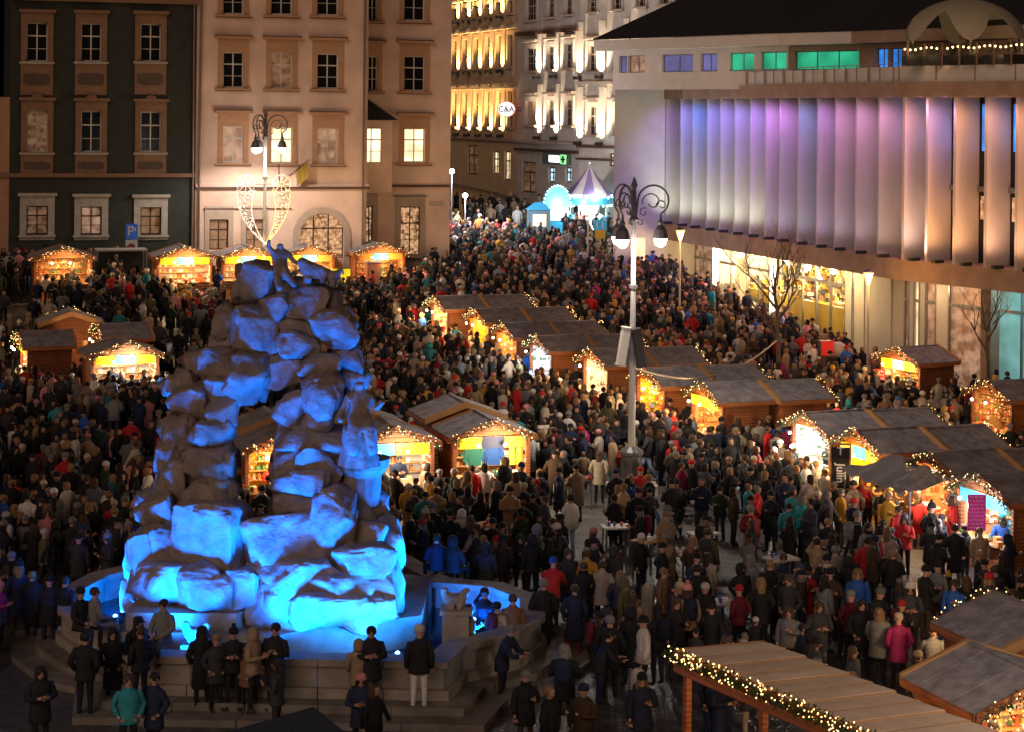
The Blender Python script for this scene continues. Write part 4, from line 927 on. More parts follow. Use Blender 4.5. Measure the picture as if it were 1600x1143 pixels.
def goods(style, W, L, seed):
    rs = random.Random(seed); b = MB()
    pal = {'gift': [(.7, .5, .15), (.6, .12, .05), (.75, .7, .6), (.1, .25, .1), (.7, .3, .1), (.3, .15, .06)], 'white': [(.8, .8, .8), (.7, .75, .8), (.6, .62, .65), (.12, .2, .14), (.5, .5, .55)], 'yellow': [(.8, .6, .05), (.7, .45, .1), (.5, .3, .1)],
           'cloth': [(.02, .12, .1), (.02, .08, .25), (.7, .65, .6), (.5, .3, .1), (.05, .05, .06)], 'food': [(.45, .2, .06), (.6, .4, .2), (.75, .7, .65), (.5, .1, .04), (.3, .12, .05)]}[style if style in ('gift', 'white', 'yellow', 'cloth', 'food') else 'gift']
    hw = W / 2 - .25
    for z in (1.15, 1.45, 1.75, 2.02):       # on shelves against the back wall of the stall
        n = int(W / .16)
        for i in range(n):
            if rs.random() < .8:
                x = -hw + 2 * hw * i / n + rs.uniform(-.02, .02); s_ = rs.uniform(.04, .07); hh = rs.uniform(.1, .22)
                if style in ('white', 'gift') and rs.random() < .5: b.ball((x, 1.35, z + .09), s_ * 1.15, 6, col=rs.choice(pal))
                else: b.box(x - s_, x + s_, 1.3, 1.42, z, z + hh, col=rs.choice(pal))
    for i in range(int(W / .13)):             # on the counter
        x = -hw + 2 * hw * rs.random(); y = rs.uniform(-.3, .15); s_ = rs.uniform(.04, .1); b.box(x - s_, x + s_, y - s_, y + s_, 1.03, 1.03 + rs.uniform(.04, .22), col=rs.choice(pal))
    for sx in (-1, 1):                        # and down both inner side walls
        for z in (1.2, 1.42, 1.64, 1.86, 2.06):
            for y in np.arange(.15, 1.3, .17):
                if rs.random() < .8: s_ = rs.uniform(.05, .075); b.box(sx * (hw + .12), sx * (hw + .17), y - s_, y + s_, z, z + rs.uniform(.08, .17), col=rs.choice(pal))
    if style in ('gift', 'white'):            # rows of small hanging ornaments
        for z in np.arange(1.5, 2.2, .13):
            for i in range(int(W / .17)):
                if rs.random() < .55: b.ball((-hw + .1 + (2 * hw - .2) * i / int(W / .17), .12 + rs.uniform(0, .2), z), .036, 4, col=rs.choice(pal))
    if style == 'cloth':
        for i, x in enumerate((-.55, .1)):    # hanging sweaters
            cc = [(.02, .14, .11), (.015, .07, .28)][i]; b.box(x - .22, x + .22, .1, .18, 1.35, 1.95, col=cc); b.obox((x - .29, .14, 1.7), (.14, 0, -.1), (0, .08, 0), (.1, 0, .45), col=cc); b.obox((x + .29, .14, 1.7), (.14, 0, .1), (0, .08, 0), (-.1, 0, .45), col=cc)
        for x in (.75, 1.0): b.lathe([(.16, 1.35), (.1, 1.9), (.02, 1.95)], 8, (x, .15, 0), col=(.8, .45, .05))
    return b
def make_hut(W=2.6, L=1.9, style='gift', panels=('cyan', 'yellow'), wood=None, lampc=WARM, e=90, bright='wood', dens=1.0, garl=True, closed_back=True):
    wood = wood or M_wood; r = empty('market_hut', (0, 0, 0)); hw = W / 2
    def siding(name, a, b_, z0, z1, nrm, par=None, shape=None, step=.155, m=wood):
        m_ = MB(); z = z0; a = Vector(a); b_ = Vector(b_); nrm = Vector(nrm)
        while z < z1 - .02:
            zt = min(z + step - .006, z1); lo, hi = 0, 1
            if shape: lo, hi = shape((z + zt) / 2)
            p, q = a.lerp(b_, lo), a.lerp(b_, hi)
            m_.obox((p + q) / 2 + Vector((0, 0, (z + zt) / 2)) - nrm * .02, q - p, nrm * .035 + Vector((0, 0, .0)), (nrm * .014 + Vector((0, 0, zt - z)))); z += step
        return m_.build(name, m, par or r)
    siding('side_wall', (-hw, 0, 0), (-hw, L, 0), .08, EAVE, (-1, 0, 0)); siding('side_wall', (hw, 0, 0), (hw, L, 0), .08, EAVE, (1, 0, 0))
    siding('back_wall', (-hw, L, 0), (hw, L, 0), .08, EAVE, (0, 1, 0))
    siding('counter_front', (-hw + .08, 0, 0), (hw - .08, 0, 0), .08, 1.0, (0, -1, 0))
    gs = lambda z: (lambda t: (t / 2, 1 - t / 2))(max(0, (z - EAVE) / (RIDGE - EAVE)) * .97)
    siding('gable', (-hw, -.005, 0), (hw, -.005, 0), EAVE + .003, RIDGE - .03, (0, -1, 0), shape=gs); siding('gable', (-hw, L + .005, 0), (hw, L + .005, 0), EAVE + .003, RIDGE - .03, (0, 1, 0), shape=gs)
    b = MB(); b.box(-hw - .02, -hw + .09, -.04, .08, 0, EAVE); b.build('corner_post', M_woodd, r); b = MB(); b.box(hw - .09, hw + .02, -.04, .08, 0, EAVE); b.build('corner_post', M_woodd, r)
    b = MB(); b.box(-hw + .1, hw - .1, -.3, .35, .99, 1.03); b.build('counter', M_count, r)
    inner = {'wood': M_woodl, 'yellow': PANEL['yellowboard']}.get(bright, M_white)
    b = MB(); b.box(-hw + .05, hw - .05, 1.45, 1.5, .1, EAVE); b.box(-hw + .045, -hw + .07, .1, 1.45, .1, EAVE); b.box(hw - .07, hw - .045, .1, 1.45, .1, EAVE); b.build('inner_wall', inner, r)
    b = MB(); [b.box(-hw + .1, hw - .1, 1.22, 1.44, z - .03, z) for z in (1.15, 1.45, 1.75, 2.02)]; b.build('shelf', M_woodl, r)
    if panels:
        n = len(panels); tot = W - .3
        for i, pn in enumerate(panels):
            if pn: b = MB(); b.box(-tot / 2 + tot * i / n + .02, -tot / 2 + tot * (i + 1) / n - .02, -.14, -.10, 1.96, 2.33); b.build('banner', PANEL[pn], r)
    oh, of = .2, .25
    for sg in (-1, 1):
        v = Vector((sg * (hw + oh), 0, EAVE - (RIDGE - EAVE) / hw * oh)); t = Vector((0, 0, RIDGE)); n_ = (t - v).cross(Vector((0, 1, 0))) * sg; n_ = -n_.normalized() if n_.z < 0 else n_.normalized()
        b = MB(); c_ = (v + t) / 2 + Vector((0, (L + .15 - of) / 2 + .0, 0)) + n_ * .06; b.obox(c_, (t - v), (0, L + of + .15, 0), n_ * .05); b.build('roof_panel', M_felt, r)
        b = MB(); [b.obox((v + t) / 2 + Vector((0, y_, 0)) + n_ * .09, (t - v), (0, .05, 0), n_ * .012) for y_ in (L * .28, L * .8)]; b.build('felt_seam', M_felt, r, kind='stuff')
        b = MB(); b.obox((v + t) / 2 + Vector((0, -of - .02, .0)), (t - v), (0, .035, 0), (0, 0, .19)); b.build('bargeboard', M_woodd, r)
        b = MB(); b.obox((v + t) / 2 + Vector((0, L + .18, .03)), (t - v), (0, .09, 0), (0, 0, .22)); b.build('bargeboard', M_woodl, r)
        b = MB(); b.obox(v + Vector((sg * .02, (L + .15 - of) / 2, -.02)), (.03, 0, 0), (0, L + of + .15, 0), (0, 0, .15)); b.build('fascia', M_wood, r)
    b = MB(); b.bar((0, -of, RIDGE + .1), (0, L + .15, RIDGE + .1), .12, .03); b.build('ridge_cap', M_felt, r)
    if garl:
        garland([(-hw - oh, -of - .1, EAVE - .08), (-hw * .5, -of - .12, EAVE + .25), (0, -of - .12, RIDGE + .08), (hw * .5, -of - .12, EAVE + .25), (hw + oh, -of - .1, EAVE - .08)], dens, parent=r)
    gb = goods(style, W, L, random.randint(0, 9999)); o = gb.build('wares', M_goods, r, vcol=True, kind='stuff')
    if e:
        light('hut_lamp', 'AREA', (0, .55, 2.25), e * .75, lampc, r, 1.3, rot=(R(-12), 0, 0)); light('hut_bulb', 'POINT', (.3, -1.05, 2.12), e * 1.35, lampc, r, .12)
        for x_ in (.3, -.6): b = MB(); b.ball((x_, -.5, 2.12), .055, 8); b.build('bulb', M_lampw if lampc != WARM else bulb_mat('hut_bulb_warm', (1, .8, .5), 22), r)
    return r
def hut_at(px_, corner, yaw, proto_args, label, h=EAVE, W=2.6, L=1.9, back=False):
    """px_: pixel of the front eave corner; corner -1 = the corner at local -x, +1 = +x; yaw: rotation of the hut (front looks along local -y)"""
    c = G(*px_, h=h - .06)
    r = make_hut(W, L, **proto_args)
    off = Matrix.Rotation(yaw, 3, 'Z') @ Vector((corner * (W / 2 + .2), L + .15 if back else -.25, 0))
    x, y = c.x - off.x, c.y - off.y; mid = Matrix.Rotation(yaw, 3, 'Z') @ Vector((0, L / 2, 0))
    # the ground falls away under a hut on the slope: stand it at its middle's height
    r.location = (x, y, gz(c.x, c.y)); r.rotation_euler = (0, 0, yaw); tag(r, label, 'market hut', 'wooden market huts'); HUTS.append(r)
    BLOCK.append((x + mid.x, y + mid.y, W / 2 + .1, L / 2 + .25, yaw))
    return r
YF = AX; HUTS = []            # gable looks towards the viewer
YL = YF - R(86)           # gable looks left
YR = YL + R(180)
YB = YF + R(180)
g_ = dict(style='gift')
# middle block: back-to-back pairs, left ones open to the left
mid_px = [(695, 487), (759, 508), (803, 530), (857, 553), (945, 575), (1034, 606), (1125, 632)]
mid_args = [dict(style='gift', e=150, bright='white', panels=None), dict(style='yellow', e=130, bright='yellow', panels=('orange', 'yellow')), dict(style='food', e=120, panels=('orange',)),
            dict(style='white', e=110, lampc=COOL, bright='white', panels=None), dict(style='white', e=150, bright='white', panels=None), dict(style='gift', e=120, bright='yellow', panels=None), dict(style='gift', e=150, panels=('yellow', 'yellow'))]
mid_lab = ['leftmost and farthest hut of the middle row, glowing yellow-white', 'hut second from far end of middle row, yellow interior', 'hut third from far end of middle row with dark sign', 'hut in middle row lit cold white over glassware',
           'hut fifth from far end of middle row, brilliant white interior', 'hut of middle row behind the lamp post, wall of small ornaments', 'nearest hut of the middle row with bare brown side wall, yellow lit front']
for i, (px_, a) in enumerate(zip(mid_px, mid_args)):
    h_ = hut_at(px_, 1, YL, a, mid_lab[i])
    # its partner stands back to back with it and opens to the right
    r2 = make_hut(2.6, 1.9, style='gift', e=60, panels=None, dens=.8)
    q = Vector(h_.location) + (Matrix.Rotation(YL, 3, 'Z') @ Vector((0, 1.9 + .4 + 1.9, 0))) - e2.to_3d() * .3
    r2.location = (q.x, q.y, gz(q.x, q.y) if i > 2 else h_.location.z); r2.rotation_euler = (0, 0, YR)
    tag(r2, ['farthest', 'second farthest', 'third farthest', 'fourth', 'fifth', 'second nearest', 'nearest'][i] + ' hut of the middle block among those turned away, opening right', 'market hut', 'wooden market huts')
    m_ = q + (Matrix.Rotation(YR, 3, 'Z') @ Vector((0, .95, 0))); BLOCK.append((m_.x, m_.y, 1.4, 1.15, YR))
# right block
right_px = [(1293, 684), (1376, 714), (1497, 752), (1580, 790)]
ra = [dict(style='white', e=190, bright='white', panels=None, lampc=(1, .9, .7)), dict(style='yellow', e=150, bright='yellow', panels=('yellow', 'cyan', 'yellow')), dict(style='food', e=170, bright='wood', panels=None, lampc=(1, .66, .35)), dict(style='gift', e=130, panels=('cyan',), lampc=(.95, .9, 1))]
rl = ['hut at left of the right block, white interior full of ornaments', 'hut with bright yellow boards and a chalkboard, in the right block', 'hut with clear tarpaulin awning and warm orange wares, right block', 'hut with magenta price board at right edge of the picture']
RH = []
for i, (px_, a) in enumerate(zip(right_px, ra)):
    h_ = hut_at(px_, 1, YL, a, rl[i]); RH.append(h_)
    r2 = make_hut(2.6, 1.9, style='gift', e=60, panels=None, dens=.8)
    q = Vector(h_.location) + (Matrix.Rotation(YL, 3, 'Z') @ Vector((0, 4.2, 0))) - e2.to_3d() * .3
    r2.location = (q.x, q.y, 0); r2.rotation_euler = (0, 0, YR); tag(r2, ['farthest', 'second', 'third', 'nearest'][i] + ' hut of the right block among those turned away, opening right', 'market hut', 'wooden market huts')
    m_ = q + (Matrix.Rotation(YR, 3, 'Z') @ Vector((0, .95, 0))); BLOCK.append((m_.x, m_.y, 1.4, 1.15, YR))
# lone hut and edge hut
hut_at((1436, 572), 1, YL + R(8), dict(style='gift', e=150, wood=M_woodd, panels=('yellow', 'white', 'yellow')), 'lone hut with dark side wall and yellow-lit front near the bare tree', L=1.9)
hut_at((1578, 628), 1, YL, dict(style='gift', e=60, panels=None), 'hut cut by the right edge of the picture behind the right block')
# fountain-side rows, gables towards the viewer

hut_at((840, 683), 1, YF, dict(style='cloth', e=190, panels=('yellow', 'navy', 'orange'), lampc=(1, .78, .5)), 'hut right of the fountain hung with a blue and a green sweater')
hut_at((690, 693), 1, YF, dict(style='food', e=150, panels=('cyan', 'yellow'), lampc=(1, .85, .65), bright='white'), 'food hut with cyan and yellow banners just right of the fountain')
hut_at((524, 703), 1, YF, dict(style='gift', e=170, panels=None, bright='yellow', lampc=(1, .7, .35)), 'hut seen glowing through the arch of the fountain')
hut_at((793, 654), -1, YB, dict(style='gift', e=0, panels=None, garl=False), 'hut turned away behind the sweater hut, bare brown gable showing', back=True)
hut_at((641, 668), -1, YB, dict(style='gift', e=0, panels=None, garl=False), 'hut turned away behind the food hut beside the fountain', back=True)
hut_at((500, 676), -1, YB, dict(style='gift', e=0, panels=None, garl=False), 'hut turned away whose roof shows through the fountain arch', back=True)
# left cluster
hut_at((137, 560), -1, YF + R(6), dict(style='food', e=190, panels=('yellow', 'cyan', 'yellow'), bright='white', lampc=(1, .85, .65)), 'front hut of the left cluster with cyan banner and white boards', W=2.9, L=2.0)
hut_at((36, 547), 1, YL, dict(style='white', e=120, panels=('yellow',), wood=M_woodd), 'hut at left picture edge opening left with blue and orange wares')
hut_at((160, 533), 1, YL, dict(style='gift', e=60, panels=None, wood=M_woodd), 'closed-sided hut with pale roof behind the front left hut')
hut_at((60, 512), 1, YB, dict(style='gift', e=0, panels=None, wood=M_woodd), 'farthest hut of the left cluster, dark red gable turned to viewer', back=True)
# back row in front of the houses
bk = [((48, 408), 'arched-garland hut in front of the green house with dark shelving', dict(style='gift', e=120, panels=None, bright='wood')), ((240, 405), 'bright hut with cyan banner under the green house right window', dict(style='food', e=190, panels=('yellow', 'cyan', 'yellow'), bright='white')),
      ((342, 404), 'bright hut with cyan banner left of the star-light lamp post', dict(style='food', e=190, panels=('yellow', 'cyan', 'yellow'), bright='white')), ((440, 402), 'hut before the arched shop front with cyan and red banners', dict(style='gift', e=150, panels=('yellow', 'cyan', 'orange'))),
      ((552, 399), 'hut before the pink house with cyan lamp and orange banner', dict(style='gift', e=140, panels=('orange', 'cyan', 'orange')))]
for px_, lb, a in bk: hut_at(px_, -1, AX + R(1), a, lb, W=2.9, L=1.9)
# near right huts and the plank-roofed pavilion
hut_at((1455, 978), 1, YB + R(4), dict(style='gift', e=70, panels=None, wood=M_wood), 'near hut at right edge, its orange side wall facing the crowd', L=2.0)
hut_at((1524, 1124), -1, YF + R(4), dict(style='gift', e=90, panels=None, bright='white'), 'nearest hut in the lower right corner with lit garland', L=2.0)
BLOCK.append((8.6, 31.5, 3.0, 4.5, 0))
# pavilion
pv = [P(1055, 1018, 36.8), P(1208, 1016, 36.6), P(1530, 1136, 32.6), P(1350, 1143, 32.1)]
zP = sum(p.z for p in pv) / 4
pc = Vector(((pv[0].x + pv[3].x) / 2, (pv[0].y + pv[3].y) / 2, 0)); dv = Vector((pv[3].x - pv[0].x, pv[3].y - pv[0].y, 0)); Lp = 7.6; dvn = dv.normalized(); wv = Vector((-dvn.y, dvn.x, 0))
ya = math.atan2(dvn.y, dvn.x)
pav = empty('pavilion', (pv[0].x, pv[0].y, 0), ya, 'large pavilion with pale plank roof and glowing garland at bottom right', 'market stall')
Wp = 2.15; nb = 12; M_plank = mat('pale_roof_planks', (.70, .48, .33), .7, bump=.2, scale=4, var=.15)
for i in range(nb):
    b = MB(); y0, y1 = 0, Wp; x0, x1 = Lp * i / nb, Lp * (i + 1) / nb - .015
    b.obox(((x0 + x1) / 2, Wp / 2, zP + .012 * (i % 2) - .03), (x1 - x0 + .05, 0, .035), (0, Wp, -.12), (0, 0, .03)); b.build('roof_plank', M_plank, pav); b = MB(); b.bar((x1, -.02, zP + .035), (x1, Wp + .02, zP - .085), .05, .05); b.build('roof_batten', M_woodl, pav)
b = MB(); b.bar((0, -.02, zP - .08), (Lp, -.02, zP - .08), .05, .2); b.bar((0, -.02, zP - .3), (Lp, -.02, zP - .3), .04, .16); b.build('eave_board', M_wood, pav)
b = MB(); b.bar((-.03, 0, zP - .06), (-.03, Wp, zP - .18), .05, .2); b.build('end_board', M_wood, pav)
for i in range(4):
    for y in (.15, Wp - .15): b = MB(); b.bar((.2 + i * 2.35, y, 0), (.2 + i * 2.35, y, zP - .16), .12); b.build('post', M_wood, pav)
garland([(-.05, -.12, zP - .0), (Lp, -.12, zP - .0)], 1.8, .15, pav, bulbs=34)
b = MB(); b.box(.4, Lp - .4, .3, .7, .95, 1.0); b.box(.45, Lp - .45, .35, .65, 0, .95); b.build('bar_counter', M_woodd, pav)
for i in range(2): light('pavilion_lamp', 'POINT', (2 + 3 * i, .9, zP - .4), 40, WARM, pav, .1)
BLOCK.append((pv[0].x + dvn.x * Lp / 2 + wv.x * Wp / 2, pv[0].y + dvn.y * Lp / 2 + wv.y * Wp / 2, Lp / 2 + .2, Wp / 2 + .2, ya))
# dark awning at the bottom edge
aw = [P(318, 1143, 32), P(490, 1103, 32.4), P(590, 1150, 30.6)]
r = empty('awning', (aw[1].x, aw[1].y, 0), 0, 'dark blue-black awning roof cut by the bottom edge left of centre', 'awning')
z_ = aw[1].z; b = MB(); b.add([(-2.1, -1.0, z_ - .35), (0, 0, z_), (1.3, -1.6, z_ - .4), (-.9, -3.2, z_ - .5), (-2.1, -1.0, z_ - .42), (0, 0, z_ - .07), (1.3, -1.6, z_ - .47), (-.9, -3.2, z_ - .57)], [(0, 3, 2, 1), (4, 5, 6, 7), (0, 1, 5, 4), (1, 2, 6, 5), (2, 3, 7, 6), (3, 0, 4, 7)])
b.build('awning_cloth', mat('dark_canvas', (.03, .035, .05), .7, bump=.3, scale=5), r)
for x, y in [(-1.9, -1.1), (0, -.2), (1.1, -1.6), (-.9, -2.9)]: b = MB(); b.bar((x, y, 0), (x, y, z_ - .45), .07); b.build('post', M_iron, r)
BLOCK.append((aw[1].x - .4, aw[1].y - 1.4, 1.6, 1.6, 0))
# extras on the right block: chalkboard, tarpaulin, magenta board
q = P(1313, 728, RH[1].location.y - 1.9); r = empty('chalkboard', (q.x, q.y, 0), YL + R(60), 'tall black chalkboard with white lettering beside the yellow boards', 'sign')
z_ = q.z; b = MB(); b.box(-.28, .28, -.03, .03, z_ - .6, z_ + .6); b.build('board_face', mat('slate_black', (.015, .012, .012), .6), r)
b = MB(); [b.box(*v) for v in ((-.33, -.28, -.045, .045, z_ - .73, z_ + .73), (.28, .33, -.045, .045, z_ - .73, z_ + .73), (-.28, .28, -.045, .045, z_ + .68, z_ + .73), (-.28, .28, -.045, .045, z_ - .73, z_ - .68), (-.04, .04, .0, .04, 0, z_ - .73))]; b.build('board_frame', M_woodl, r)
M_chalk = mat('chalk_white', (.8, .78, .75), .8)
text('lettering', 'T', .34, M_chalk, r, (0, -.04, z_ + .48), (R(90), 0, 0)); text('lettering', 'Julin', .36, M_chalk, r, (0, -.04, z_ - .2), (R(90), R(90), 0))
def panel_sign(px_, d, w_, h_, yaw, m, label, legs=True, text_rows=0):
    q = P(*px_, d); g = gz(q.x, d); r = empty('price_board', (q.x, d, g), yaw, label, 'sign'); z = q.z - g
    b = MB(); b.box(-w_ / 2, w_ / 2, -.02, .02, z - h_ / 2, z + h_ / 2); b.build('board_face', m, r)
    if text_rows:
        b = MB()
        for i in range(text_rows):
            zz = z + h_ / 2 - (i + .7) * h_ / (text_rows + .4); x = -w_ * .4
            while x < w_ * .38: l_ = random.uniform(.03, .12); b.box(x, min(x + l_, w_ * .4), -.028, -.021, zz, zz + .03); x += l_ + .03
        b.build('print', M_chalk if m is not PANEL['white'] else mat('print_dark', (.05, .03, .03), .7), r, kind='stuff')
    if legs: b = MB(); b.box(-.03, .03, .02, .06, 0, z - h_ / 2 + .1); b.build('post', M_iron, r)
    return r
RY = lambda i: RH[i].location.y
panel_sign((1526, 800), RY(3) - 1.0, .52, 1.0, YL + R(75), PANEL['magenta'], 'magenta price board with pale text rows at the right', text_rows=9)
panel_sign((148, 590), G(137, 610).y - .6, .42, .95, YF, PANEL['white'], 'white price board at left of the front left hut', text_rows=7)
panel_sign((238, 588), G(245, 606).y - .5, .6, .95, YF, PANEL['white'], 'white price board at right of the front left hut', text_rows=7)
panel_sign((1374, 590), 84.5, .5, .8, YL + R(50), mat('red_board', (.5, .03, .02), .5), 'red board at the left of the lone hut', text_rows=5)
q = RH[2].matrix_basis @ Vector((0, 0, 0)); tp = empty('tarpaulin', RH[2].location, YL, 'crumpled clear plastic tarpaulin stretched over the orange-lit stall', 'tarpaulin')
b = MB(); nx, ny = 16, 10
for j in range(ny + 1):
    for i in range(nx + 1):
        x = -1.9 + 3.8 * i / nx; y = -2.2 + 2.1 * j / ny; b.v.append((x, y, 2.15 + .35 * j / ny + .05 * math.sin(i * 1.7 + j) + random.uniform(-.03, .03) - .12 * math.sin(math.pi * i / nx)))
b.f = [(j * (nx + 1) + i, j * (nx + 1) + i + 1, (j + 1) * (nx + 1) + i + 1, (j + 1) * (nx + 1) + i) for j in range(ny) for i in range(nx)]; b.m = [0] * len(b.f)
b.build('sheet', mat('clear_tarp', (.34, .32, .32), .16, bump=.6, scale=6, spec=.8), tp, smooth=True)
for x in (-1.8, 1.8): b = MB(); b.bar((x, -2.1, 0), (x, -2.1, 2.15), .05); b.build('pole', M_iron, tp)
# hanging pretzel-like wreath row under the tarpaulin
for i in range(7):
    b = MB(); n = 12; b.tube([(.17 * math.cos(a * 6.283 / n), 0, .17 * math.sin(a * 6.283 / n)) for a in range(n + 1)], .05, 6)
    w_ = tp.matrix_basis @ Vector((-1.5 + .42 * i, -1.5 + .1 * (i % 3), 1.75 - .1 * (i % 2))); o = b.build('hanging_wreath', mat('straw_gold', (.45, .24, .07), .8, bump=.3), None, w_, smooth=True); o.rotation_euler = (0, 0, YL + R(40 + 20 * (i % 3)))
    tag(o, ['straw wreath hanging leftmost under the tarpaulin', 'straw wreath second from left under the tarpaulin', 'straw wreath third from left under the tarpaulin', 'straw wreath in the middle under the tarpaulin', 'straw wreath third from right under the tarpaulin', 'straw wreath second from right under the tarpaulin', 'straw wreath hanging rightmost under the tarpaulin'][i], 'wreath', 'wreaths under the tarpaulin')
light('tarp_lamp', 'POINT', tp.matrix_basis @ Vector((.3, -1.2, 2.0)), 40, (1, .7, .4), None, .08)

# ------------------------------------------------------------------ carousel and kiosk at the street mouth
def stripes_cone(name, r, R0, z0, z1, n, mats, parent, flare=.25):
    for k in range(n):
        b = MB(); a0, a1 = 6.2832 * k / n, 6.2832 * (k + 1) / n; J = 6
        pr = [(R0 * (1 - t) ** (1 + flare), z0 + (z1 - z0) * t) for t in [j / J for j in range(J + 1)]]
        vs = [(rr_ * math.cos(a), rr_ * math.sin(a), z) for rr_, z in pr for a in (a0, a1)]
        b.add(vs, [(2 * j, 2 * j + 1, 2 * j + 3, 2 * j + 2) for j in range(J)]); b.add([(R0 * math.cos(a0), R0 * math.sin(a0), z0 - .22), (R0 * math.cos(a1), R0 * math.sin(a1), z0 - .22), (R0 * math.cos(a1), R0 * math.sin(a1), z0), (R0 * math.cos(a0), R0 * math.sin(a0), z0)], [(0, 1, 2, 3)])
        b.build(name, mats[k % len(mats)], parent)
M_cw = bulb_mat('carousel_light', (.45, .9, 1), 8); M_cv = mat('violet_canvas', (.20, .12, .26), .7); M_cp = mat('pale_canvas_stripe', (.55, .42, .42), .7); M_cblue = mat('blue_panel_paint', (.04, .25, .4), .5); M_cream = mat('carousel_cream', (.7, .66, .55), .5)
p = P(921, 300, 134); g = gz(p.x, 134); car = empty('carousel', (p.x, 134, g), .2, 'small carousel under a violet and pink striped cone tent, ablaze with light', 'carousel')
zE = P(921, 303, 134).z - g; zA = P(921, 256, 134).z - g
stripes_cone('canopy_stripe', car, 1.75, zE, zA, 12, [M_cv, M_cp], car)
b = MB(); b.lathe([(1.7, 0), (1.7, .25)], 20); b.build('platform', M_cream, car); b = MB(); b.lathe([(.3, .25), (.45, 1.0), (.8, zE - .5), (1.3, zE - .05)], 14); b.build('centre_column', bulb_mat('carousel_mirror_glow', (.95, 1, .9), 1.6), car)
b = MB(); b.lathe([(1.5, zE - .75), (1.72, zE - .25), (1.72, zE - .23)], 20); b.build('painted_valance', M_cblue, car)
b = MB(); [b.ball((1.75 * math.cos(a / 26 * 6.283), 1.75 * math.sin(a / 26 * 6.283), zE - .1 - .12 * abs(math.sin(a * 1.5))), .085, 6) for a in range(26)]; [b.ball((1.55 * math.cos(a / 22 * 6.283), 1.55 * math.sin(a / 22 * 6.283), zE - .8), .07, 6) for a in range(22)]; b.build('bulbs', M_cw, car, kind='stuff')
b = MB(); b.ball((0, 0, zA + .05), .09, 8); b.build('finial', M_cream, car)
for k in range(8):
    a = k * .785; b = MB(); b.tube([(1.35 * math.cos(a), 1.35 * math.sin(a), .25), (1.35 * math.cos(a), 1.35 * math.sin(a), zE - .5)], .03, 6); pl_ = b.build('pole', M_cream, car)
    b = MB(); V, Fc = skin([(0, 0, 0), (.3, 0, .03), (.5, 0, .28), (.66, 0, .2), (-.3, 0, .02), (.25, .05, -.35), (-.3, -.05, -.35), (-.5, 0, -.1)], [(0, 1), (1, 2), (2, 3), (0, 4), (1, 5), (4, 6), (4, 7)], [.16, .15, .09, .06, .15, .04, .04, .03], 0)
    M_ = Matrix.Translation((1.35 * math.cos(a), 1.35 * math.sin(a), 1.05)) @ Matrix.Rotation(a + 1.57, 4, 'Z'); b.add([M_ @ Vector(v) for v in V], Fc); b.build('horse', [M_cream, M_cblue, mat('horse_red', (.4, .05, .04), .5)][k % 3], car)
light('carousel_lamp', 'POINT', (0, -1.9, zE - .2), 700, (.6, .95, 1), car, .3); light('carousel_lamp', 'POINT', (-1.2, -1.8, 1.6), 260, (.75, 1, .95), car, .3)
BLOCK.append((p.x, 134, 1.9, 1.9, 0))
p = P(869, 310, 133); g = gz(p.x, 133); kk = empty('ride_booth', (p.x, 133, g), .1, 'small lit ride booth with arch of cyan bulbs left of the carousel', 'kiosk')
z1 = P(869, 284, 133).z - g; b = MB(); b.box(-.8, .8, -.6, .8, .1, 2.0); b.build('booth_body', M_cblue, kk)
b = MB(); n = 10; b.add([(.9 * math.cos(math.pi * i / n), y, 2.0 + (z1 - 2.3) * math.sin(math.pi * i / n)) for y in (-.65, .8) for i in range(n + 1)], [(i, i + 1, n + 2 + i, n + 1 + i) for i in range(n)] + [tuple(range(n + 1)), tuple(range(2 * n + 1, n, -1))]); b.build('arched_roof', mat('cyan_roof', (.1, .4, .5), .5), kk)
b = MB(); [b.ball((.95 * math.cos(math.pi * i / 16), -.72, 2.0 + (z1 - 2.25) * math.sin(math.pi * i / 16)), .06, 6) for i in range(17)]; [b.ball((s_ * .85, -.72, z), .06, 6) for s_ in (-1, 1) for z in (.6, 1.1, 1.6)]; b.build('bulbs', M_cw, kk, kind='stuff')
b = MB(); b.box(-.75, .75, -.64, -.603, 1.0, 1.95); b.build('opening', bulb_mat('booth_glow', (.15, .55, .7), .7), kk)
light('booth_lamp', 'POINT', (0, -1.3, 2.2), 200, (.55, .92, 1), kk, .3); BLOCK.append((p.x, 133, 1.2, 1.0, 0))
p = P(842, 320, 131); g = gz(p.x, 131); kk = empty('ticket_kiosk', (p.x, 131, g), .1, 'little blue-roofed ticket kiosk with orange window beside the ride booth', 'kiosk')
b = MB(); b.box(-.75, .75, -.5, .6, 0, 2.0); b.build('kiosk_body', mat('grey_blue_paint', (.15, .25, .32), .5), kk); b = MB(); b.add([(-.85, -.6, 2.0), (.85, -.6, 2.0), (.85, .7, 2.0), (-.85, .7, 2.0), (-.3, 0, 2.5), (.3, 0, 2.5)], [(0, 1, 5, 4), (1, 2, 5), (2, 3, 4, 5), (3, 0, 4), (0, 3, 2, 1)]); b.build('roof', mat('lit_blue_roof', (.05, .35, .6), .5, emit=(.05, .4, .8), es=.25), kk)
b = MB(); b.box(-.45, .45, -.54, -.503, .9, 1.7); b.build('window', bulb_mat('orange_glow', (1, .6, .25), 1.6), kk); BLOCK.append((p.x, 131, 1, .8, 0))

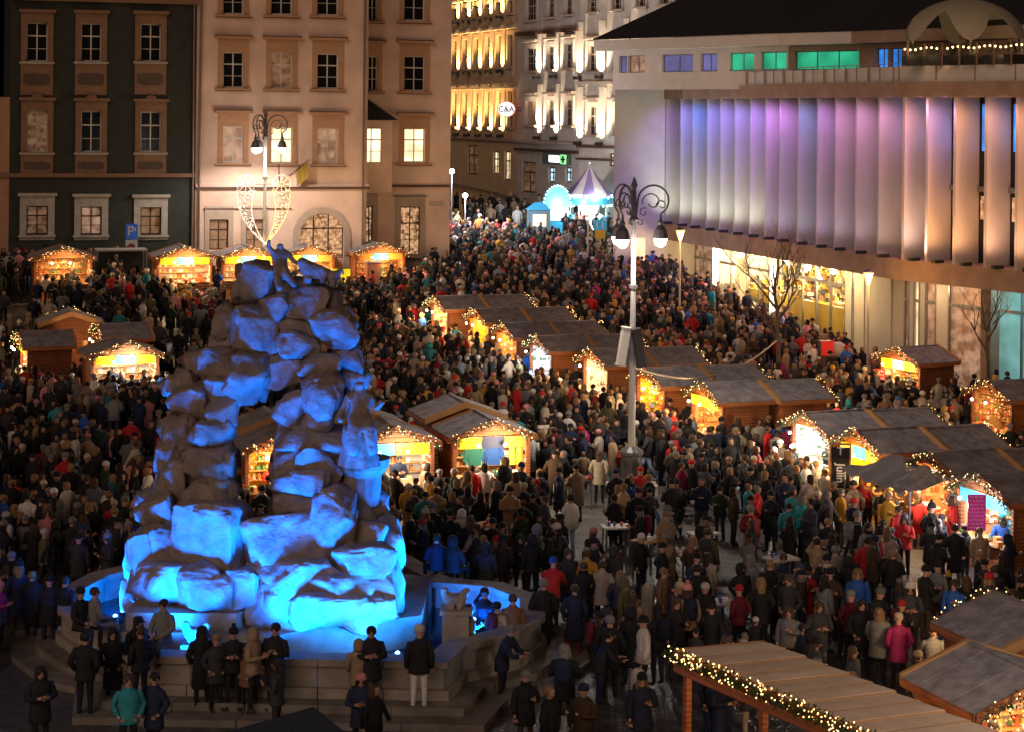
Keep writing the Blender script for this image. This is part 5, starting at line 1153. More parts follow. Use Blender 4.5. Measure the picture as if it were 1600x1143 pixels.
# ------------------------------------------------------------------ signs and small street things
def sign_post(px_top, px_bot, d, label, parts, cat='sign'):
    a = P(*px_top, d); g = gz(a.x, d); r = empty('road_sign', (a.x, d, g), 0, label, cat); z = a.z - g
    b = MB(); b.tube([(0, .04, 0), (0, .04, z)], .035, 6); b.build('pole', M_ironl, r)
    for (n_, w_, h_, zo, m) in parts:
        b = MB(); b.box(-w_ / 2, w_ / 2, -.03, 0, z - zo - h_, z - zo); b.build(n_, m, r)
    return r, z
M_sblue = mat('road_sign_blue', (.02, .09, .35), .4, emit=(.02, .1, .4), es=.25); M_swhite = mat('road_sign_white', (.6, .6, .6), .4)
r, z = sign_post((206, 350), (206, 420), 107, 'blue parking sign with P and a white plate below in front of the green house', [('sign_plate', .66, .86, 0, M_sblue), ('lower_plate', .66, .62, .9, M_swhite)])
text('lettering', 'P', .72, M_swhite, r, (-.05, -.035, z - .42), (R(90), 0, 0)); b = MB(); b.tube([(.12, -.035, z - .2), (.24, -.035, z - .35), (.12, -.035, z - .5)], .02, 4); b.build('arrow', M_swhite, r)
b = MB(); b.box(-.2, .2, -.036, -.031, z - 1.32, z - 1.18); b.box(-.12, .12, -.036, -.031, z - 1.18, z - 1.1); b.build('car_symbol', mat('dark_red_print', (.25, .03, .03), .5), r)
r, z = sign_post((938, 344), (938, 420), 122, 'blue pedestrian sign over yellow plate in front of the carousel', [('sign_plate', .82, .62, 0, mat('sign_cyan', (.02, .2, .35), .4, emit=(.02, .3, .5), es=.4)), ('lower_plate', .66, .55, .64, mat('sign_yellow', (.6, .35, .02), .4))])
b = MB()
for x in (-.2, .15): b.ball((x, -.035, z - .14), (.05, .02, .05), 6); b.box(x - .05, x + .05, -.045, -.031, z - .42, z - .2); b.box(x - .05, x - .015, -.045, -.031, z - .56, z - .42); b.box(x + .015, x + .05, -.045, -.031, z - .56, z - .42)
b.build('walker_symbols', M_swhite, r)
p = P(919, 322, 118); g = gz(p.x, 118); b = MB(); b.tube([(0, 0, 0), (0, 0, p.z - g)], .045, 6); tag(b.build('post', M_ironl, None, (p.x, 118, g)), 'plain thin grey post before the carousel tent', 'post')
# info pillar with a red panel
p = P(1290, 590, 92); g = gz(p.x, 92); r = empty('info_pillar', (p.x, 92, g), .2, 'brown info pillar with red panel on top in the dark crowd at right', 'pillar')
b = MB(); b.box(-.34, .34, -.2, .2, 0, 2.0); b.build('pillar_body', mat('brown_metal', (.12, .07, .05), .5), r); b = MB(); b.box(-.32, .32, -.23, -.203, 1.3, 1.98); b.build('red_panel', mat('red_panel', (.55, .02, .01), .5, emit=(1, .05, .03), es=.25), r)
# open white-canopied stand beside the parking sign, brown cabinet in front of the pink house
p = G(188, 450); r = empty('canopy_stand', p, AX, 'dark open stand with pale flat canopy under the parking sign', 'market stall')
b = MB(); b.box(-1.35, 1.35, -.8, .8, 1.98, 2.06); b.build('canopy', mat('pale_fabric', (.5, .45, .4), .7), r)
for x in (-1.3, 1.3):
    for y in (-.75, .75): b = MB(); b.bar((x, y, 0), (x, y, 1.98), .06); b.build('post', M_ironl, r)
b = MB(); b.box(-1.2, 1.2, .55, .65, .1, 1.9); b.build('back_panel', mat('grey_green_cloth', (.05, .06, .055), .8), r); BLOCK.append((p.x, p.y, 1.4, .9, AX))
p = G(583, 462); r = empty('cabinet', p, AX, 'plain terracotta-brown cabinet standing before the pink house', 'cabinet'); b = MB(); b.box(-.42, .42, -.3, .3, 0, 1.85); b.build('cabinet_body', mat('terracotta_paint', (.35, .15, .1), .6), r); b = MB(); b.box(-.46, .46, -.34, .34, 1.853, 1.93); b.build('cabinet_top', M_ironl, r); BLOCK.append((p.x, p.y, .5, .4, AX))
p = G(533, 470); r = empty('sign_stand', p, AX, 'bright yellow T-shaped stall sign right behind the fountain top', 'sign'); b = MB(); b.box(-.5, .5, -.05, .05, 1.35, 1.75); b.box(-.1, .28, -.05, .05, .3, 1.347); b.build('yellow_board', PANEL['yellow'], r)
# stone bollards
for i, (x, y, lb) in enumerate([(996, 1118, 'pale round stone bollard near the bottom edge'), (1012, 975, 'pale round stone bollard further back among the crowd')]):
    p = G(x, y); b = MB(); b.lathe([(.17, 0), (.17, .85), (.15, .95), (.08, 1.02)], 12); tag(b.build('bollard', M_stone, None, p), lb, 'bollard', 'stone bollards'); BLOCK.append((p.x, p.y, .35, .35, 0))
# standing tables with mugs
TB = [(962, 880, 'high white table right below the lamp base'), (1012, 905, 'high white table with cups just right of the first one'), (1098, 892, 'high wooden table below the middle hut row'), (1070, 925, 'high white table left of the wooden table'),
      (1220, 935, 'high dark table at the left of the right block crowd'), (1268, 955, 'high table beside the beige-coated person'), (1330, 800, 'high table before the tarpaulin stall'), (905, 800, 'high white table left of the lamp base'), (1120, 1010, 'high table above the pavilion roof'), (745, 880, 'high table beside the right basin')]
for i, (x, y, lb) in enumerate(TB):
    p = G(x, y); r = empty('standing_table', p, random.uniform(0, 1.5), lb, 'table', 'high standing tables')
    b = MB(); b.box(-.42, .42, -.3, .3, 1.04, 1.09); b.build('table_top', [M_white, M_woodl, M_white, M_woodd][i % 4], r)
    for x_, y_ in ((-.36, -.24), (.36, -.24), (-.36, .24), (.36, .24)): b = MB(); b.bar((x_, y_, 0), (x_ * .9, y_ * .9, 1.04), .045); b.build('leg', M_iron, r)
    b = MB(); [b.lathe([(.035, 1.09), (.045, 1.2)], 6, (random.uniform(-.3, .3), random.uniform(-.2, .2), 0), col=random.choice([(.6, .05, .05), (.8, .8, .8), (.05, .1, .4)])) for _ in range(5)]
    o = b.build('mugs', M_goods, None, p, vcol=True, kind='stuff'); tag(o, 'mugs standing on the ' + lb.split('high ')[1].rsplit(' ', 0)[0][:60], 'mugs'); BLOCK.append((p.x, p.y, .5, .4, 0))

# ------------------------------------------------------------------ people
M_skin = mat('skin', (.48, .27, .19), .6, var=.1, scale=10); M_eye = mat('eye_dark', (.02, .015, .01), .4); M_shoe = mat('shoe_leather', (.03, .025, .022), .5)
M_trou = obj_col_mat('trouser_cloth', .85); M_coat = obj_col_mat('coat_cloth', .8, .5, 22); M_hair = obj_col_mat('hair_strands', .6, .6, 40); M_knit = obj_col_mat('knitwear', .9, .6, 60)
Vc = Vector
def joints(pose):
    J = dict(pel=Vc((0, 0, .93)), waist=Vc((0, 0, 1.08)), chest=Vc((0, 0, 1.28)), neck=Vc((0, 0, 1.46)), head=Vc((0, -.015, 1.60)), top=Vc((0, -.005, 1.69)))
    for s, n in ((-1, 'l'), (1, 'r')):
        J['hip' + n] = Vc((s * .09, 0, .88)); J['kn' + n] = Vc((s * .10, -.02, .49)); J['an' + n] = Vc((s * .11, .01, .09)); J['toe' + n] = Vc((s * .13, -.14, .045))
        J['sh' + n] = Vc((s * .178, 0, 1.365)); J['el' + n] = Vc((s * .235, .02, 1.13)); J['wr' + n] = Vc((s * .235, -.06, .89)); J['ha' + n] = Vc((s * .23, -.09, .82))
    def arm(n, s, el, wr, ha): J['el' + n] = Vc((s * el[0], el[1], el[2])); J['wr' + n] = Vc((s * wr[0], wr[1], wr[2])); J['ha' + n] = Vc((s * ha[0], ha[1], ha[2]))
    if pose == 1:    # hands in pockets
        for n, s in (('l', -1), ('r', 1)): arm(n, s, (.27, .07, 1.14), (.2, -.06, .96), (.15, -.1, .92))
    if pose == 2:    # one hand holds a cup at the chest
        arm('r', 1, (.24, -.02, 1.13), (.12, -.24, 1.2), (.07, -.29, 1.24))
    if pose == 3:    # both hands at the chest
        for n, s in (('l', -1), ('r', 1)): arm(n, s, (.25, -.03, 1.13), (.1, -.25, 1.17), (.04, -.31, 1.2))
        J['head'] += Vc((0, -.02, -.01)); J['top'] += Vc((0, -.03, -.01))
    if pose == 4:    # raises a hand with a telephone
        arm('r', 1, (.26, -.2, 1.32), (.14, -.32, 1.54), (.1, -.34, 1.6))
    if pose == 5:    # walking
        J['knl'] = Vc((-.1, -.2, .52)); J['anl'] = Vc((-.1, -.24, .12)); J['toel'] = Vc((-.11, -.38, .1)); J['knr'] = Vc((.1, .06, .49)); J['anr'] = Vc((.1, .26, .14)); J['toer'] = Vc((.11, .15, .05))
        arm('l', -1, (.24, .14, 1.15), (.23, .14, .92), (.22, .12, .85)); arm('r', 1, (.24, -.1, 1.15), (.22, -.22, .96), (.21, -.27, .9))
    if pose == 6:    # leaning forward on elbows / bending
        for k in ('waist', 'chest', 'neck', 'head', 'top', 'shl', 'shr'): J[k] = J[k] + Vc((0, -(J[k].z - .95) * .35, -(J[k].z - .95) * .06))
        for n, s in (('l', -1), ('r', 1)): arm(n, s, (.25, -.28, 1.08), (.18, -.45, 1.05), (.14, -.52, 1.06))
    if pose == 7:    # sitting
        for n, s in (('l', -1), ('r', 1)):
            J['hip' + n] = Vc((s * .1, -.05, .88)); J['kn' + n] = Vc((s * .14, -.45, .9)); J['an' + n] = Vc((s * .14, -.42, .47)); J['toe' + n] = Vc((s * .15, -.57, .43)); arm(n, s, (.25, -.05, 1.14), (.15, -.26, 1.04), (.09, -.32, 1.02))
    return J
def body_mesh(pose, i):
    J = joints(pose); names = ['pel', 'waist', 'chest', 'neck', 'head', 'top', 'hipl', 'knl', 'anl', 'toel', 'hipr', 'knr', 'anr', 'toer', 'shl', 'ell', 'wrl', 'hal', 'shr', 'elr', 'wrr', 'har']
    rad = [(.15, .11), (.13, .10), (.155, .11), .052, (.075, .088), (.05, .06), .088, .06, .042, .035, .088, .06, .042, .035, .06, .046, .032, (.042, .022), .06, .046, .032, (.042, .022)]
    ix = {n: k for k, n in enumerate(names)}; E = [(0, 1), (1, 2), (2, 3), (3, 4), (4, 5)] + [(ix[a], ix[b_]) for n in 'lr' for a, b_ in (('pel', 'hip' + n), ('hip' + n, 'kn' + n), ('kn' + n, 'an' + n), ('an' + n, 'toe' + n), ('chest', 'sh' + n), ('sh' + n, 'el' + n), ('el' + n, 'wr' + n), ('wr' + n, 'ha' + n))]
    V, Fc = skin([J[n] for n in names], E, rad, 2)
    hc = J['head']; V = [Vector(v) for v in V]
    for v in V:      # face relief: brow, nose, chin
        if v.z > hc.z - .12 and (v - hc).length < .2:
            dx = v.x; f = -(v.y - hc.y)
            if f > 0:
                v.y -= .016 * math.exp(-(dx / .018) ** 2 - ((v.z - hc.z + .005) / .025) ** 2); v.y += .008 * math.exp(-((abs(dx) - .035) / .015) ** 2 - ((v.z - hc.z - .02) / .014) ** 2)
    b = MB(); b.add(V, Fc)
    mi = []
    for f in Fc:
        c = sum((V[k] for k in f), Vector()) / len(f)
        near = lambda n, r: (c - J[n]).length < r
        if c.z > 1.42 - (.35 if pose == 6 else 0) and near('head', .26): mi.append(0)
        elif near('hal', .1) or near('har', .1): mi.append(0)
        elif near('anl', .09) and c.z < J['anl'].z + .03 or near('anr', .09) and c.z < J['anr'].z + .03 or near('toel', .1) or near('toer', .1): mi.append(2)
        else: mi.append(1)
    b.m = mi
    for s in (-1, 1): b.ball((hc.x + s * .033, hc.y - .082, hc.z + .018), (.012, .007, .008), 6, mi=3); b.ball((hc.x + s * .085, hc.y + .005, hc.z + .0), (.014, .022, .034), 6, mi=0)
    b.ball((hc.x, hc.y - .1, hc.z - .008), (.013, .016, .02), 6, mi=0); b.box(hc.x - .022, hc.x + .022, hc.y - .088, hc.y - .08, hc.z - .052, hc.z - .045, mi=4)
    for n, s in (('l', -1), ('r', 1)):   # five fingers
        w, h_ = J['wr' + n], J['ha' + n]; d = (h_ - w).normalized(); sd = d.cross(Vc((0, 1, 0)) if abs(d.y) < .8 else Vc((0, 0, 1))).normalized()
        for q, L in zip((-1.5, -.5, .5, 1.5), (.06, .07, .075, .062)):
            a = h_ + sd * q * .018 + d * .02; m_ = a + d * L * .6; e = m_ + (d * .5 + Vc((-s * .5, -.2, 0))).normalized() * L * .5; b.tube([a, m_, e], [.010, .009, .006], 4, mi=0)
        a = h_ - sd * .035 - d * .02; b.tube([a, a - sd * .03 + d * .03, a - sd * .02 + d * .06], [.011, .010, .007], 4, mi=0)
    return b.mesh('person_body_%d' % i, [M_skin, M_trou, M_shoe, M_eye, mat('lip', (.35, .12, .09), .6)], smooth=True)
def coat_geo(b, pose, hem, n=12, ns=8, col=None, puff=1.0, low=False):
    J = joints(pose); ax = lambda z: J['pel'].lerp(J['neck'], max(0, min(1.05, (z - .93) / .53)))
    prof = [(hem, .20, .15), (hem + .04, .205, .155), (.93, .185, .14), (1.08, .172, .132), (1.25, .2, .142), (1.35, .212, .135), (1.405, .175, .115), (1.455, .09, .085), (1.50, .078, .082)] if not low else [(hem, .2, .15), (1.05, .175, .135), (1.34, .215, .14), (1.42, .16, .11), (1.48, .08, .08)]
    rings = []
    if pose == 7: prof = [(max(z, .84), rx, ry) for z, rx, ry in prof]
    for z, rx, ry in prof:
        c = ax(z); c = Vc((c.x, c.y, c.z if z > .93 else z)); rings.append((c, rx * puff, ry * puff))
    k = len(b.v); vs = [c + Vc((rx * math.cos(6.2832 * t / n), ry * math.sin(6.2832 * t / n), 0)) for c, rx, ry in rings for t in range(n)]
    fs = [(i * n + t, i * n + (t + 1) % n, (i + 1) * n + (t + 1) % n, (i + 1) * n + t) for i in range(len(rings) - 1) for t in range(n)] + [tuple(range(n))[::-1], tuple(range((len(rings) - 1) * n, len(rings) * n))]
    b.add(vs, fs, 0, col)
    for q in 'lr':
        s_, e, w = J['sh' + q], J['el' + q], J['wr' + q]
        if low: b.tube([s_, e, w], [.075 * puff, .06, .045], 4, col=col)
        else:
            b.tube([s_ + (Vc((0, 0, 1.38)) - s_) * .4, s_, s_.lerp(e, .5), e, e.lerp(w, .5), w], [.055, .07 * puff, .07 * puff, .065 * puff, .058 * puff, .05], ns, col=col)
    return J
def coat_mesh(pose, hem, i, puff=1.0, bands=False):
    b = MB(); J = coat_geo(b, pose, hem, puff=puff)
    me = b.mesh('coat_%d' % i, [M_coat], smooth=True); return me
def head_items(pose):
    J = joints(pose); h = J['head']; out = {}
    def shell(name, m, fn):
        b = MB(); fn(b); out[name] = b.mesh(name + '_%d' % pose, m, smooth=True)
    shell('beanie', M_knit, lambda b: (b.lathe([(.098, .0), (.104, .03), (.1, .07), (.075, .115), (.03, .138)], 10, (h.x, h.y + .012, h.z + .025), sy=1.08)))
    shell('pom_beanie', M_knit, lambda b: (b.lathe([(.098, .0), (.106, .03), (.1, .08), (.07, .125), (.03, .145)], 10, (h.x, h.y + .012, h.z + .025), sy=1.08), b.ball((h.x, h.y + .02, h.z + .2), .045, 8)))
    def cap(b, k=1.0): b.lathe([(.06, -.05), (.094, -.03), (.1, .03), (.09, .075), (.06, .108), (.02, .122)], 10, (h.x, h.y + .028, h.z + .012), sy=1.02)
    shell('short_hair', M_hair, cap)
    def long(b):
        cap(b); b.tube([(h.x, h.y + .06, h.z + .03), (h.x, h.y + .085, h.z - .1), (h.x, h.y + .11, h.z - .24), (h.x, h.y + .12, h.z - .36)], [(.09, .05), (.1, .05), (.09, .04), (.04, .02)], 8)
        for s in (-1, 1): b.tube([(h.x + s * .075, h.y + .01, h.z + .05), (h.x + s * .095, h.y + .01, h.z - .08), (h.x + s * .09, h.y - .03, h.z - .24)], [.03, .035, .015], 6)
    shell('long_hair', M_hair, long)
    def bun(b): cap(b); b.ball((h.x, h.y + .1, h.z + .1), .05, 8)
    shell('bun_hair', M_hair, bun)
    def hood(b): b.lathe([(.11, -.14), (.125, -.06), (.125, .04), (.105, .1), (.05, .14)], 10, (h.x, h.y + .045, h.z), sy=1.0)
    shell('hood', M_coat, hood)
    def capp(b): b.lathe([(.1, .02), (.102, .06), (.08, .105), (.02, .12)], 10, (h.x, h.y + .015, h.z + .01), sy=1.05); b.box(h.x - .06, h.x + .06, h.y - .17, h.y - .07, h.z + .03, h.z + .045)
    shell('cap', M_knit, capp)
    def scarf(b): b.lathe([(.085, -.04), (.11, -.02), (.115, .03), (.085, .06)], 10, (J['neck'].x, J['neck'].y - .01, J['neck'].z + .01)); b.obox((J['neck'].x + .05, J['neck'].y - .14, J['neck'].z - .14), (.07, 0, 0), (0, .03, 0), (0, 0, .26))
    shell('scarf', M_knit, scarf)
    def pack(b):
        c = J['chest'] + Vc((0, .2, -.02)); b.lathe([(.1, -.22), (.15, -.18), (.16, .05), (.13, .2), (.05, .24)], 8, c, sy=.62); b.lathe([(.08, -.1), (.1, -.06), (.08, .02)], 8, c + Vc((0, .07, -.06)), sy=.5)
        for s in (-1, 1): b.tube([c + Vc((s * .09, -.04, .2)), c + Vc((s * .11, -.2, .17)), c + Vc((s * .12, -.34, .05)), c + Vc((s * .13, -.25, -.12))], .016, 4)
    shell('backpack', M_knit, pack)
    return out
NP = 8
BODY = [body_mesh(p, p) for p in range(NP)]
COAT = {}
for p_ in range(NP):
    for hn, hz in (('jacket', .80), ('parka', .66), ('long coat', .46)): COAT[p_, hn] = coat_mesh(p_, hz, p_ * 10 + int(hz * 10), 1.06 if hn == 'parka' else 1.0)
ITEM = [head_items(p) for p in range(NP)]
CC = {'black': (.012, .012, .014), 'charcoal': (.035, .035, .04), 'navy': (.012, .018, .045), 'dark brown': (.045, .025, .015), 'dark green': (.015, .03, .018), 'grey': (.16, .16, .165), 'beige': (.30, .21, .13), 'tan': (.20, .115, .06),
      'cream': (.46, .39, .31), 'white': (.55, .52, .49), 'red': (.45, .02, .02), 'burgundy': (.14, .01, .025), 'bright blue': (.02, .10, .42), 'teal': (.02, .20, .24), 'mustard': (.50, .26, .03), 'pink': (.55, .22, .22), 'magenta': (.35, .02, .14), 'orange': (.5, .13, .02), 'olive': (.09, .08, .035), 'pale blue': (.25, .36, .52)}
CW = [('black', 62), ('charcoal', 15), ('navy', 11), ('dark brown', 7), ('dark green', 3), ('grey', 5), ('beige', 5), ('tan', 3), ('cream', 3), ('white', 2.5), ('red', 2.2), ('burgundy', 2), ('bright blue', 1.3), ('teal', 1), ('mustard', 1.2), ('pink', 1), ('magenta', .6), ('orange', .6), ('olive', 3), ('pale blue', .6)]
CWL = [('cream', 3), ('white', 2), ('beige', 2), ('red', 2), ('pink', 1.5), ('bright blue', 1.5), ('teal', 1), ('mustard', 1), ('grey', 2)]
HC = {'dark': (.02, .012, .008), 'brown': (.07, .035, .018), 'fair': (.22, .13, .06), 'grey': (.16, .15, .14)}
HATC = [('white', 1.6), ('black', 7), ('grey', 3), ('cream', 1.2), ('red', .8), ('mustard', .5), ('pink', .7), ('navy', 1.5), ('beige', 1)]
def pick(rs, tab): return rs.choices([t[0] for t in tab], [t[1] for t in tab])[0]
def style(rs):
    s = dict(pose=rs.choices(range(7), [3, 6, 5, 4, .6, 1.2, 1.0])[0], coat=pick(rs, CW), cut=rs.choices(['jacket', 'parka', 'long coat'], [5, 4, 2.2])[0], head=rs.choices(['beanie', 'pom_beanie', 'short_hair', 'long_hair', 'bun_hair', 'hood', 'cap'], [6, 2, 4, 5, .8, 1.6, .8])[0],
             hair=rs.choices(list(HC), [4, 4, 2.6, 1])[0], hat=pick(rs, HATC), bag=rs.random() < .13, scarf=rs.random() < .22, scol=pick(rs, HATC), trou=rs.choices(['black', 'charcoal', 'navy', 'dark brown', 'grey', 'pale blue', 'beige'], [7, 4, 6, 2, 1, 1.2, .5])[0])
    return s
def jit(c, rs, a=.25): k = 1 + rs.uniform(-a, a); return tuple(min(1, v * k) for v in c)
def describe(s):
    h = {'beanie': f"{s['hat']} beanie", 'pom_beanie': f"{s['hat']} bobble hat", 'short_hair': f"short {s['hair']} hair", 'long_hair': f"long {s['hair']} hair", 'bun_hair': f"{s['hair']} hair bun", 'hood': "hood up", 'cap': f"{s['hat']} cap"}[s['head']]
    return f"{s['coat']} {s['cut']}, {h}" + (', backpack' if s['bag'] else ', ' + s['scol'] + ' scarf' if s['scarf'] else '')
PEOPLE = []
def person(loc, rz, s, rs, scale=1.0, label=None):
    p = s['pose']; o = link('person', BODY[p], None, loc, (0, 0, rz)); scale *= 1.05; o.scale = (scale * 1.04 * s.get('wide', 1), scale * 1.04 * s.get('wide', 1), scale); o.color = (*jit(CC[s['trou']], rs), 1)
    o['category'] = 'person'; o['group'] = 'people in the market crowd'
    cc = jit(CC[s['coat']], rs)
    c = link('coat', COAT[p, s['cut']], o); c.color = (*cc, 1)
    it = ITEM[p]; nm = s['head']; q = link({'beanie': 'knit_hat', 'pom_beanie': 'bobble_hat', 'short_hair': 'hair', 'long_hair': 'hair', 'bun_hair': 'hair', 'hood': 'hood', 'cap': 'cap'}[nm], it[nm], o)
    q.color = (*(cc if nm == 'hood' else jit(HC[s['hair']], rs) if 'hair' in nm else jit(CC[s['hat']], rs)), 1)
    if nm in ('beanie', 'pom_beanie', 'cap') and rs.random() < .5: q2 = link('hair', it['long_hair'], o); q2.color = (*jit(HC[s['hair']], rs), 1); q2.scale = (.97, .97, .985)
    if s['bag']: q = link('backpack', it['backpack'], o); q.color = (*jit(CC[rs.choice(['black', 'charcoal', 'navy', 'grey', 'burgundy'])], rs), 1)
    elif s['scarf']: q = link('scarf', it['scarf'], o); q.color = (*jit(CC[s['scol']], rs), 1)
    PEOPLE.append((o, s)); TAKEN.append((loc[0], loc[1]))
    return o
TAKEN = []
# those the photograph shows clearly: foot pixel, height above the ground there, turn (0 looks at the viewer), look
def S(coat, cut, head, hair='dark', hat='white', pose=1, trou='black', bag=False, scarf=False, scol='grey', **k): return dict(coat=coat, cut=cut, head=head, hair=hair, hat=hat, pose=pose, trou=trou, bag=bag, scarf=scarf, scol=scol, **k)
rs = random.Random(11)
NAMED = [((655, 1108), .16, 180, S('black', 'jacket', 'beanie', hat='white', trou='white', pose=0), 1.03), ((584, 1092), .16, 5, S('black', 'parka', 'short_hair', pose=3), 1.02), ((440, 1088), .16, -10, S('black', 'long coat', 'short_hair', pose=2), 1.04), ((410, 1082), .16, 60, S('beige', 'jacket', 'hood', pose=3), 1.0),
 ((326, 1100), .0, 200, S('black', 'long coat', 'long_hair', hair='dark'), 1.0), ((374, 1100), 0, 10, S('black', 'jacket', 'pom_beanie', hat='black', pose=3), .98), ((348, 1102), 0, 30, S('charcoal', 'parka', 'beanie', hat='beige'), .9), ((396, 1104), 0, -40, S('tan', 'parka', 'short_hair', hair='brown'), .82),
 ((562, 1118), 0, 190, S('beige', 'parka', 'hood', pose=1), .86), ((563, 1190), 0, 0, S('navy', 'parka', 'beanie', hat='pink', pose=3), .95), ((200, 1196), 0, 10, S('teal', 'jacket', 'short_hair', hair='brown', pose=1), 1.0), ((240, 1195), 0, -30, S('navy', 'parka', 'short_hair'), .98), ((132, 1126), 0, 175, S('black', 'jacket', 'short_hair', pose=1), 1.04),
 ((176, 1112), 0, 20, S('black', 'long coat', 'long_hair'), .98), ((214, 1094), 0, 40, S('black', 'parka', 'cap', hat='navy', pose=3), 1.02), ((232, 1100), 0, -140, S('black', 'jacket', 'short_hair', hair='brown'), .98), ((62, 1185), 0, 30, S('black', 'parka', 'long_hair', pose=3), 1.0),
 ((732, 1068), .0, 100, S('beige', 'jacket', 'long_hair', hair='dark', pose=2), .98), ((756, 1046), 0, 160, S('navy', 'jacket', 'short_hair', pose=4), 1.03), ((800, 1052), 0, 190, S('tan', 'jacket', 'short_hair', hair='brown', pose=2), 1.02), ((776, 1056), 0, 150, S('cream', 'jacket', 'bun_hair', pose=1, bag=True), .92),
 ((848, 1030), 0, 185, S('black', 'parka', 'short_hair', hair='grey', pose=1), 1.05), ((897, 1032), 0, 180, S('navy', 'long coat', 'bun_hair', hair='brown', trou='burgundy'), .98), ((862, 985), 0, 175, S('red', 'jacket', 'beanie', hat='bright blue', pose=6), 1.0), ((916, 970), 0, 170, S('mustard', 'parka', 'short_hair', hair='brown'), 1.0),
 ((940, 985), 0, 185, S('cream', 'parka', 'bun_hair', hair='brown'), .97), ((968, 1005), 0, 180, S('charcoal', 'jacket', 'long_hair', hair='fair'), .97), ((952, 1096), 0, 170, S('black', 'parka', 'short_hair', hair='grey', pose=1), 1.05), ((984, 1078), 0, 200, S('black', 'long coat', 'hood'), 1.02), ((1036, 1002), 0, 60, S('tan', 'parka', 'short_hair', hair='fair', pose=2), .98),
 ((1088, 1000), 0, 180, S('black', 'parka', 'short_hair', pose=0, wide=1.1), 1.04), ((1100, 1030), 0, 30, S('black', 'parka', 'beanie', hat='white', pose=3), .98), ((1154, 1030), 0, 220, S('burgundy', 'jacket', 'beanie', hat='red'), .95), ((1188, 1020), 0, 180, S('black', 'parka', 'long_hair', hair='fair'), 1.0), ((1040, 900), 0, 20, S('beige', 'parka', 'beanie', hat='beige', pose=2), 1.0),
 ((1372, 1075), 0, 160, S('grey', 'parka', 'long_hair', hair='fair', pose=3), 1.0), ((1403, 1078), 0, 190, S('magenta', 'parka', 'beanie', hat='cream'), .96), ((1345, 1060), 0, 10, S('black', 'parka', 'long_hair'), 1.0), ((1328, 1046), 0, 40, S('burgundy', 'jacket', 'beanie', hat='grey'), 1.0), ((1380, 842), 0, 170, S('pale blue', 'jacket', 'short_hair', pose=6), 1.03), ((1347, 835), 0, 180, S('red', 'jacket', 'hood', pose=1), 1.0),
 ((1584, 905), 0, 180, S('teal', 'jacket', 'short_hair', pose=1, trou='beige', wide=1.12), 1.06), ((1566, 902), 0, 175, S('bright blue', 'jacket', 'beanie', hat='teal'), 1.0), ((1386, 930), 0, 150, S('cream', 'parka', 'long_hair', hair='fair', pose=4), 1.0), ((1354, 945), 0, 170, S('red', 'parka', 'short_hair'), .98), ((1412, 905), 0, -20, S('red', 'jacket', 'beanie', hat='grey', pose=2), 1.0), ((1403, 890), 0, 30, S('red', 'jacket', 'short_hair', pose=3), 1.0),
 ((1276, 950), 0, 160, S('beige', 'long coat', 'short_hair', pose=4), 1.02), ((1304, 962), 0, 180, S('grey', 'long coat', 'short_hair', hair='grey'), 1.0), ((1232, 880), 0, 180, S('teal', 'parka', 'short_hair'), .97), ((42, 868), 0, 170, S('white', 'parka', 'bun_hair', hair='dark'), 1.0), ((8, 905), 0, 150, S('white', 'parka', 'beanie', hat='white'), 1.0), ((936, 790), 0, 160, S('cream', 'parka', 'long_hair', hair='brown'), 1.0), ((1000, 815), 0, 180, S('red', 'jacket', 'beanie', hat='red'), .95),
 ((838, 838), 0, 0, S('black', 'parka', 'beanie', hat='red', scarf=True, scol='red'), .95), ((770, 648), 0, 20, S('pink', 'parka', 'beanie', hat='pink'), 1.0), ((752, 648), 0, 10, S('cream', 'jacket', 'beanie', hat='pink'), 1.0), ((670, 596), 0, 180, S('teal', 'parka', 'hood', wide=1.2), 1.0), ((607, 615), 0, 180, S('red', 'parka', 'short_hair'), 1.0), ((100, 1024), 0, 160, S('black', 'parka', 'short_hair', trou='pale blue'), 1.02), ((76, 1020), 0, 185, S('black', 'parka', 'beanie', hat='black', trou='navy'), 1.02),
 ((1350, 690), 0, 180, S('grey', 'parka', 'short_hair', hair='grey', bag=True), 1.05), ((1382, 688), 0, 175, S('tan', 'jacket', 'short_hair', hair='grey', trou='grey'), 1.03), ((1325, 695), 0, 185, S('teal', 'jacket', 'hood'), 1.0), ((1404, 692), 0, 190, S('bright blue', 'jacket', 'beanie', hat='bright blue', pose=2), 1.0)]
for (fx_, fy_), hz, deg, s_, k_ in NAMED:
    p = G(fx_, fy_, hz)
    if 215 < fx_ < 720 and fy_ > 1070 and p.y > 41.05: p.y = 41.05 - rs.uniform(0, .15); hz = .163
    person((p.x, p.y, p.z + hz), R(deg) + rs.uniform(-.1, .1), s_, rs, k_)
# seated on the basin rim at left and two children on the wall at right
for (x, y, d, deg, s_) in [(255, 1012, 42.0, -20, S('grey', 'jacket', 'short_hair', pose=7, trou='grey')), (148, 960, 43.0, 120, S('grey', 'jacket', 'short_hair', hair='brown', pose=7, trou='grey')), (125, 975, 42.9, 60, S('black', 'jacket', 'beanie', hat='black', pose=7)), (682, 870, 48.8, 200, S('navy', 'jacket', 'short_hair', pose=7)), (708, 880, 48.6, 150, S('black', 'parka', 'hood', pose=7))]:
    p = P(x, y, d); person((p.x, d, 1.30 - .80), R(deg), s_, rs, .98)
